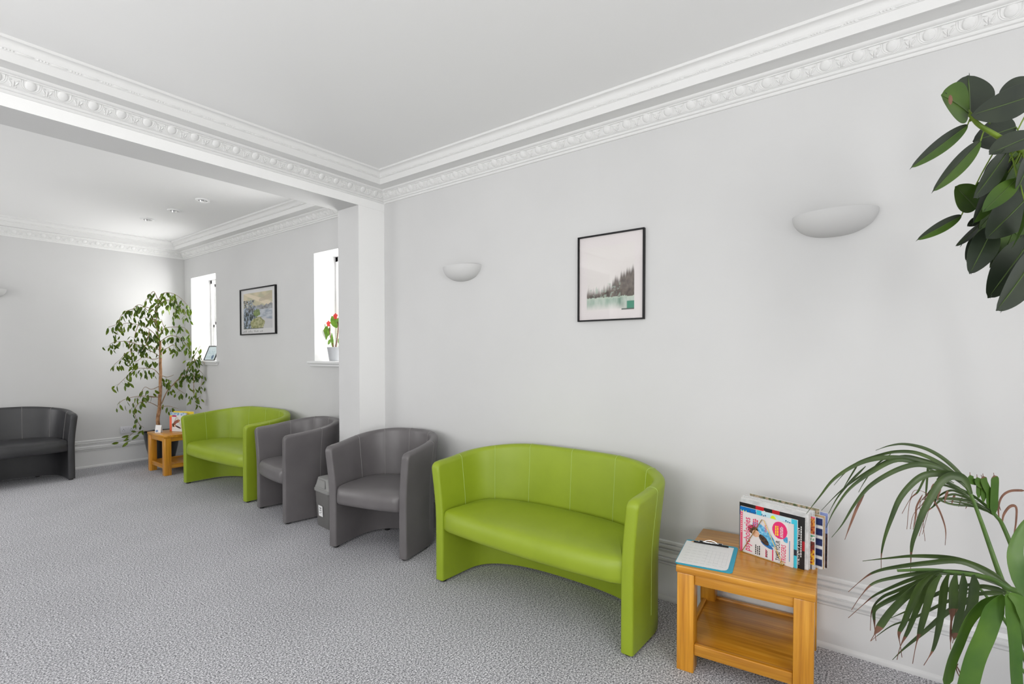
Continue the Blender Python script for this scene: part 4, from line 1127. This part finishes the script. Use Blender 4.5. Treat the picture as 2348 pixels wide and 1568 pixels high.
b.tube(Sa, [.014*(1-.5*i/len(Sa)) for i in range(len(Sa))], 10); b.tube(Sb, [.010*(1-.4*i/len(Sb)) for i in range(len(Sb))], 8)
b.build('trunk', M['bark'], rub, smooth=60)
Sc = crs([rp(740, 540, 1.47), rp(690, 500, 1.46), rp(620, 465, 1.45), rp(560, 430, 1.44), rp(480, 380, 1.43), rp(430, 320, 1.42), rp(400, 285, 1.42)], 5)
b = MB(); b.tube(Sc, [.0085*(1-.45*i/len(Sc)) for i in range(len(Sc))], 10)
for x_, y_ in ((430, 360), (465, 345), (545, 375)): b.tube([rp(x_, y_, 1.43), rp(x_+14, y_-24, 1.43)], [.003, .0005], 5)
b.build('stem', M['rub_stem'], rub, smooth=60)
nodes = Sa+Sb+Sc
# base, tip, width (px of the zoomed view), depths, kind, tilt sideways, curl, attach
RL = [((430,335),(425,78),235,1.47,1.47,'t',.2,.05), ((418,312),(285,190),270,1.41,1.37,'u',.2,.1), ((415,383),(75,640),84,1.43,1.36,'h',-.3,.12), ((492,480),(205,782),92,1.44,1.37,'h',-.3,.10),
 ((465,885),(352,752),150,1.50,1.46,'u',.2,.05), ((378,925),(112,1072),66,1.50,1.44,'h',-.3,.1), ((850,190),(474,322),170,1.42,1.36,'t',.5,.06), ((830,115),(616,192),120,1.50,1.48,'t',.3,.05),
 ((705,395),(462,478),185,1.52,1.50,'t',.2,.05), ((850,430),(565,532),130,1.43,1.40,'t',.6,.08), ((658,535),(478,815),140,1.42,1.37,'t',.3,.05), ((790,560),(655,735),110,1.48,1.47,'t',.3,.05),
 ((800,560),(720,780),150,1.40,1.38,'t',.3,.05), ((712,705),(516,893),92,1.40,1.37,'g',.5,.05), ((640,640),(448,972),120,1.48,1.44,'h',.3,.05), ((790,800),(550,1050),205,1.43,1.39,'t',.2,.06),
 ((492,978),(375,1105),50,1.49,1.45,'t',.3,.1), ((570,990),(440,1266),140,1.45,1.41,'t',.3,.05), ((610,1040),(562,1238),62,1.47,1.45,'g',.3,.05), ((690,1020),(625,1178),130,1.49,1.47,'u',.2,.05),
 ((760,850),(740,1125),66,1.37,1.35,'t',1.0,.15), ((800,1060),(556,1410),190,1.44,1.40,'t',.3,.05), ((850,1120),(618,1496),230,1.38,1.34,'t',.3,.05), ((500,940),(420,985),52,1.52,1.5,'t',.2,.05),
 ((600,870),(495,1000),110,1.50,1.48,'u',.2,.05), ((560,720),(440,850),110,1.53,1.51,'u',.2,.05), ((560,960),(450,1085),70,1.51,1.49,'g',.2,.05), ((460,1040),(410,1190),44,1.52,1.50,'t',.4,.05),
 ((700,620),(560,860),120,1.52,1.50,'t',.2,.05), ((780,880),(720,1040),140,1.50,1.48,'g',.2,.05), ((810,960),(640,1120),150,1.52,1.50,'t',.1,.05), ((780,480),(640,560),110,1.53,1.52,'u',.1,.05), ((800,700),(600,900),150,1.5,1.48,'t',.2,.05), ((700,560),(520,700),120,1.54,1.52,'t',.2,.05), ((760,620),(640,790),130,1.46,1.44,'u',.2,.05), ((720,760),(500,950),130,1.53,1.51,'t',.2,.05), ((780,1000),(600,1230),120,1.52,1.49,'t',.2,.05), ((740,470),(600,600),110,1.55,1.54,'t',.1,.05),
 ((900,300),(1130,160),150,1.55,1.5,'t',.2,.05), ((920,450),(1150,520),150,1.55,1.5,'t',.2,.05), ((900,700),(1140,820),160,1.5,1.45,'t',.2,.05), ((900,900),(1120,1120),170,1.5,1.45,'t',.2,.05), ((920,1100),(1100,1420),180,1.5,1.45,'t',.2,.05),
 ((930,180),(960,-60),150,1.56,1.55,'t',.2,.05), ((930,600),(1100,640),150,1.62,1.68,'u',.2,.05)]
for k, (bs, tp, wpx, d0, d1, kind, tilt, sag) in enumerate(RL):
    b = MB(); P0, P1 = rp(*bs, d0), rp(*tp, d1); ax = (P1-P0).normalized()
    sd = ax.cross(VIEW).normalized(); nr = (VIEW*math.cos(tilt)+sd*math.sin(tilt)*(1 if k % 2 else -1))
    wm = wpx/2.615*(d0+d1)/2/FPX/max(.5, math.cos(tilt))
    mf, mb, hm = {'t': (0, 1, None), 'u': (1, 0, None), 'g': (1, 0, None), 'h': (0, 1, (0, 1))}[kind]
    if kind == 'h': hm = (1, 0) if sd.z > 0 else (0, 1)
    if kind == 'h': nr = VIEW
    leaf(b, P0, P1, wm, nr, 0 if kind == 'h' else sag, .16 if kind != 'h' else .35, mf, mb, 22, 8, .82, 2, hm)
    nd = min(nodes, key=lambda q: (q-P0).length)
    midp = (nd+P0)/2+Vector((0, 0, .01))
    if (nd-P0).length > .004: b.tube(crs([nd, midp, P0], 4), [.0017]*9, 6, 3)
    b.tube([P1-ax*.004, P1+ax*.006-Vector((0, 0, .002))], [.0012, .0003], 5, 0)
    b.build('leaf', [M['rub_top'], M['rub_under'], M['rub_rib'], M['rub_stem']], rub, smooth=60)
b = MB(); c = rp(312, 232, 1.365); b.ell(c, (RT*.006, DN*.014, VIEW*.003), 8, 4); b.build('dry_sheath', M['brown'], rub)

for o in bpy.data.objects:      # illegible small print is one surface pattern, not countable pieces
    if o.name.split('.')[0] in ('caption', 'small_print', 'red_small_print', 'white_small_print', 'badge_print', 'form_print', 'sticker_print', 'red_headline'): o['kind'] = 'stuff'
